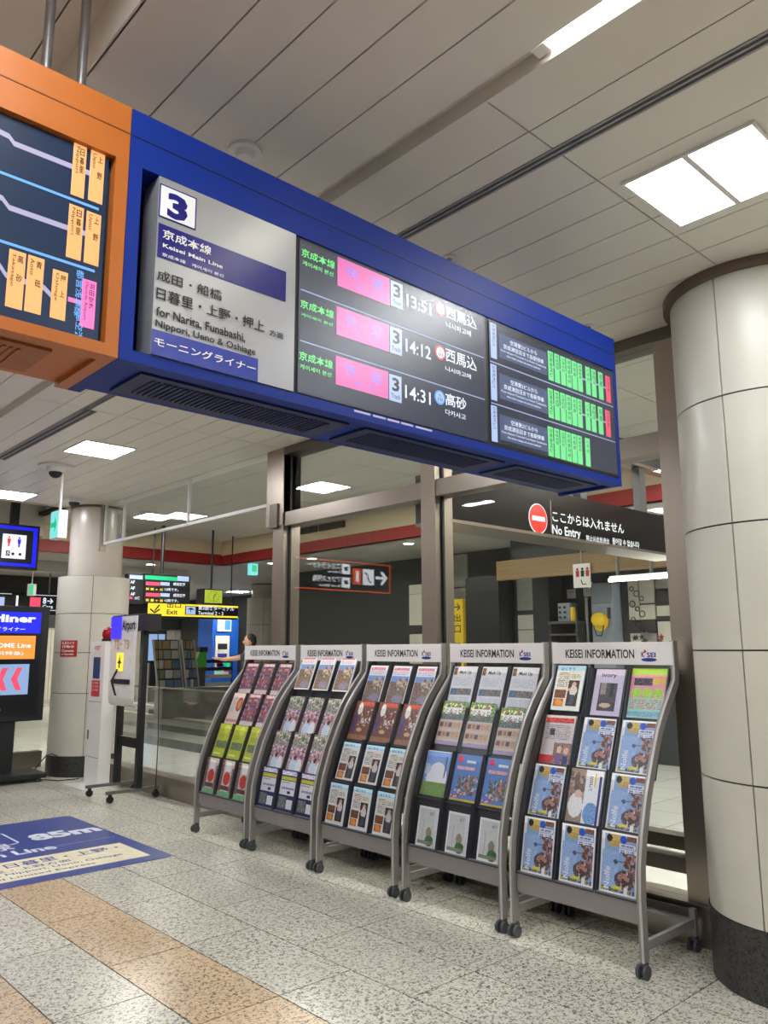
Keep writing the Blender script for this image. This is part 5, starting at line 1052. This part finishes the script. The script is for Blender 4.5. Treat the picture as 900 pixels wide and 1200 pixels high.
#@@PEOPLE
# ================================================================== two people behind the glass
mat('skin', (206, 160, 132), .5, var=.03); mat('hair', (28, 24, 22), .5, var=.1, scale=60); mat('shirt', (70, 76, 86), .7, var=.08); mat('trousers', (34, 36, 44), .8); mat('shoe', (24, 24, 26), .5); mat('cap_black', (30, 32, 38), .6)
def skinned(name, joints, edges, material, parent, root=0, sub=2):
    me = bpy.data.meshes.new(name); o0 = ORG[parent]
    me.from_pydata([tuple(Vector(j[0])-o0) for j in joints], edges, []); o = link(name, me, parent)
    sk = o.modifiers.new('skin', 'SKIN'); sk.use_smooth_shade = True; ss = o.modifiers.new('sub', 'SUBSURF'); ss.levels = sub; ss.render_levels = sub
    lay = me.skin_vertices[0] if me.skin_vertices else None
    if lay is None:
        bm = bmesh.new(); bm.from_mesh(me); bm.verts.layers.skin.verify(); bm.to_mesh(me); bm.free(); lay = me.skin_vertices[0]
    for i, j in enumerate(joints): lay.data[i].radius = (j[1], j[2] if len(j) > 2 else j[1])
    lay.data[root].use_root = True
    bpy.context.view_layer.update(); dg = bpy.context.evaluated_depsgraph_get(); nm = bpy.data.meshes.new_from_object(o.evaluated_get(dg))
    o.modifiers.clear(); o.data = nm; nm.materials.clear(); nm.materials.append(MATS[material]); ORG[o] = o0
    for p in nm.polygons: p.use_smooth = True
    return o
def person(x, y, yaw, label, arm=None, cap=False, H=1.76):
    t = thing('person', label, 'person', (x, y, 0)); s = H/1.76
    fx, fy = math.cos(yaw), math.sin(yaw); lx, ly = -fy, fx
    def P(f, l, z): return (x+(fx*f+lx*l)*s, y+(fy*f+ly*l)*s, z*s)
    body = [(P(0, 0, .95), .13, .10), (P(0, 0, 1.15), .125, .095), (P(0, 0, 1.35), .15, .105), (P(0, 0, 1.46), .075, .07), (P(.01, 0, 1.54), .055, .055),
            (P(0, .17, 1.42), .062), (P(0, -.17, 1.42), .062)]
    ed = [(0, 1), (1, 2), (2, 3), (3, 4), (3, 5), (3, 6)]
    def armj(side, el, wr, hd):
        n = len(body); sh = 5 if side > 0 else 6
        body.extend([(el, .045), (wr, .032), (hd, .034, .02)]); ed.extend([(sh, n), (n, n+1), (n+1, n+2)])
        h = Vector(hd); w = Vector(wr); d = (h-w).normalized(); sd = d.cross(Vector((0, 0, 1))).normalized() if abs(d.z) < .9 else Vector((lx, ly, 0))
        for k in range(4):
            m_ = len(body); b0 = h+sd*(-.027+.018*k)+d*.02; ln = (.055, .065, .062, .048)[k]
            body.extend([(tuple(b0+d*.03), .010), (tuple(b0+d*(.03+ln*.6)-Vector((0, 0, .01))), .0085)]); ed.extend([(n+2, m_), (m_, m_+1)])
        m_ = len(body); body.append((tuple(w*.5+h*.5-sd*.045+d*.02), .011)); ed.append((n+2, m_))
    if arm: armj(1, P(.22, .28, 1.36), P(.46, .30, 1.34), P(.55, .30, 1.36))
    else: armj(1, P(.03, .25, 1.14), P(.16, .20, .96), P(.22, .18, .90))
    armj(-1, P(.0, -.25, 1.14), P(.08, -.24, .90), P(.10, -.24, .81))
    n = len(body)
    for l in (.09, -.09):
        m_ = len(body); body.extend([(P(0, l, .88), .095), (P(.02, l, .50), .062), (P(-.01, l, .10), .042), (P(.14, l, .04), .04)]); ed.extend([(0, m_), (m_, m_+1), (m_+1, m_+2), (m_+2, m_+3)])
    skinned('body', body, ed, 'skin', t)
    shirt = [(P(0, 0, .92), .150, .125), (P(0, 0, 1.15), .145, .115), (P(0, 0, 1.35), .168, .125), (P(0, 0, 1.44), .10, .09), (P(0, .18, 1.41), .078), (P(0, -.18, 1.41), .078)]
    e2 = [(0, 1), (1, 2), (2, 3), (3, 4), (3, 5)]
    shirt.append((P(.20, .275, 1.355) if arm else P(.02, .235, 1.24), .066)); e2.append((4, 6)); shirt.append((P(.0, -.235, 1.24), .066)); e2.append((5, 7))
    skinned('shirt', shirt, e2, 'shirt', t)
    for l in (.09, -.09): skinned('trouser_leg', [(P(0, l*.9, .96), .125, .11), (P(0, l, .80), .11), (P(.02, l, .50), .08), (P(-.01, l, .09), .065)], [(0, 1), (1, 2), (2, 3)], 'trousers', t); MB().ball(P(.06, l, .045), .07 if abs(fx) < .7 else .14, .14 if abs(fx) < .7 else .07, .045).build('shoe', 'shoe', t)
    hd = MB().ball(P(.015, 0, 1.645), .083*s, .083*s, .115*s, 20, 14).ball(P(.05, 0, 1.60), .045, .045, .05).ball(P(.105, 0, 1.63), .016, .016, .022)
    for l in (.083, -.083): hd.ball(P(.0, l, 1.635), .015, .015, .03)
    hh = hd.build('head', 'skin', t)
    for l in (.03, -.03): MB().ball(P(.088, l, 1.655), .010, .010, .006).build('eye', 'hair', hh)
    MB().box(*sorted((P(.095, -.022, 0)[0], P(.098, .022, 0)[0]+.004)), *sorted((P(.095, -.022, 0)[1], P(.098, .022, 0)[1]+.004)), 1.582*s, 1.588*s).build('mouth', 'notice_red', hh)
    MB().ball(P(-.018, 0, 1.685), .093*s, .093*s, .09*s, 20, 12).ball(P(-.045, 0, 1.63), .07*s, .07*s, .09*s).build('hair', 'hair', t)
    if cap: MB().ball(P(-.005, 0, 1.715), .102*s, .102*s, .075*s, 20, 10).cyl(P(.09, 0, 1.70), P(.09, 0, 1.706), .085*s, n=18).build('cap', 'cap_black', t)
    return t
person(7.66, 11.7, math.radians(150), 'person in grey T-shirt behind the glass with one arm stretched out', arm=True)
person(10.9, 13.2, math.radians(170), 'person in dark cap standing behind the glass beyond the racks', cap=True, H=1.80)
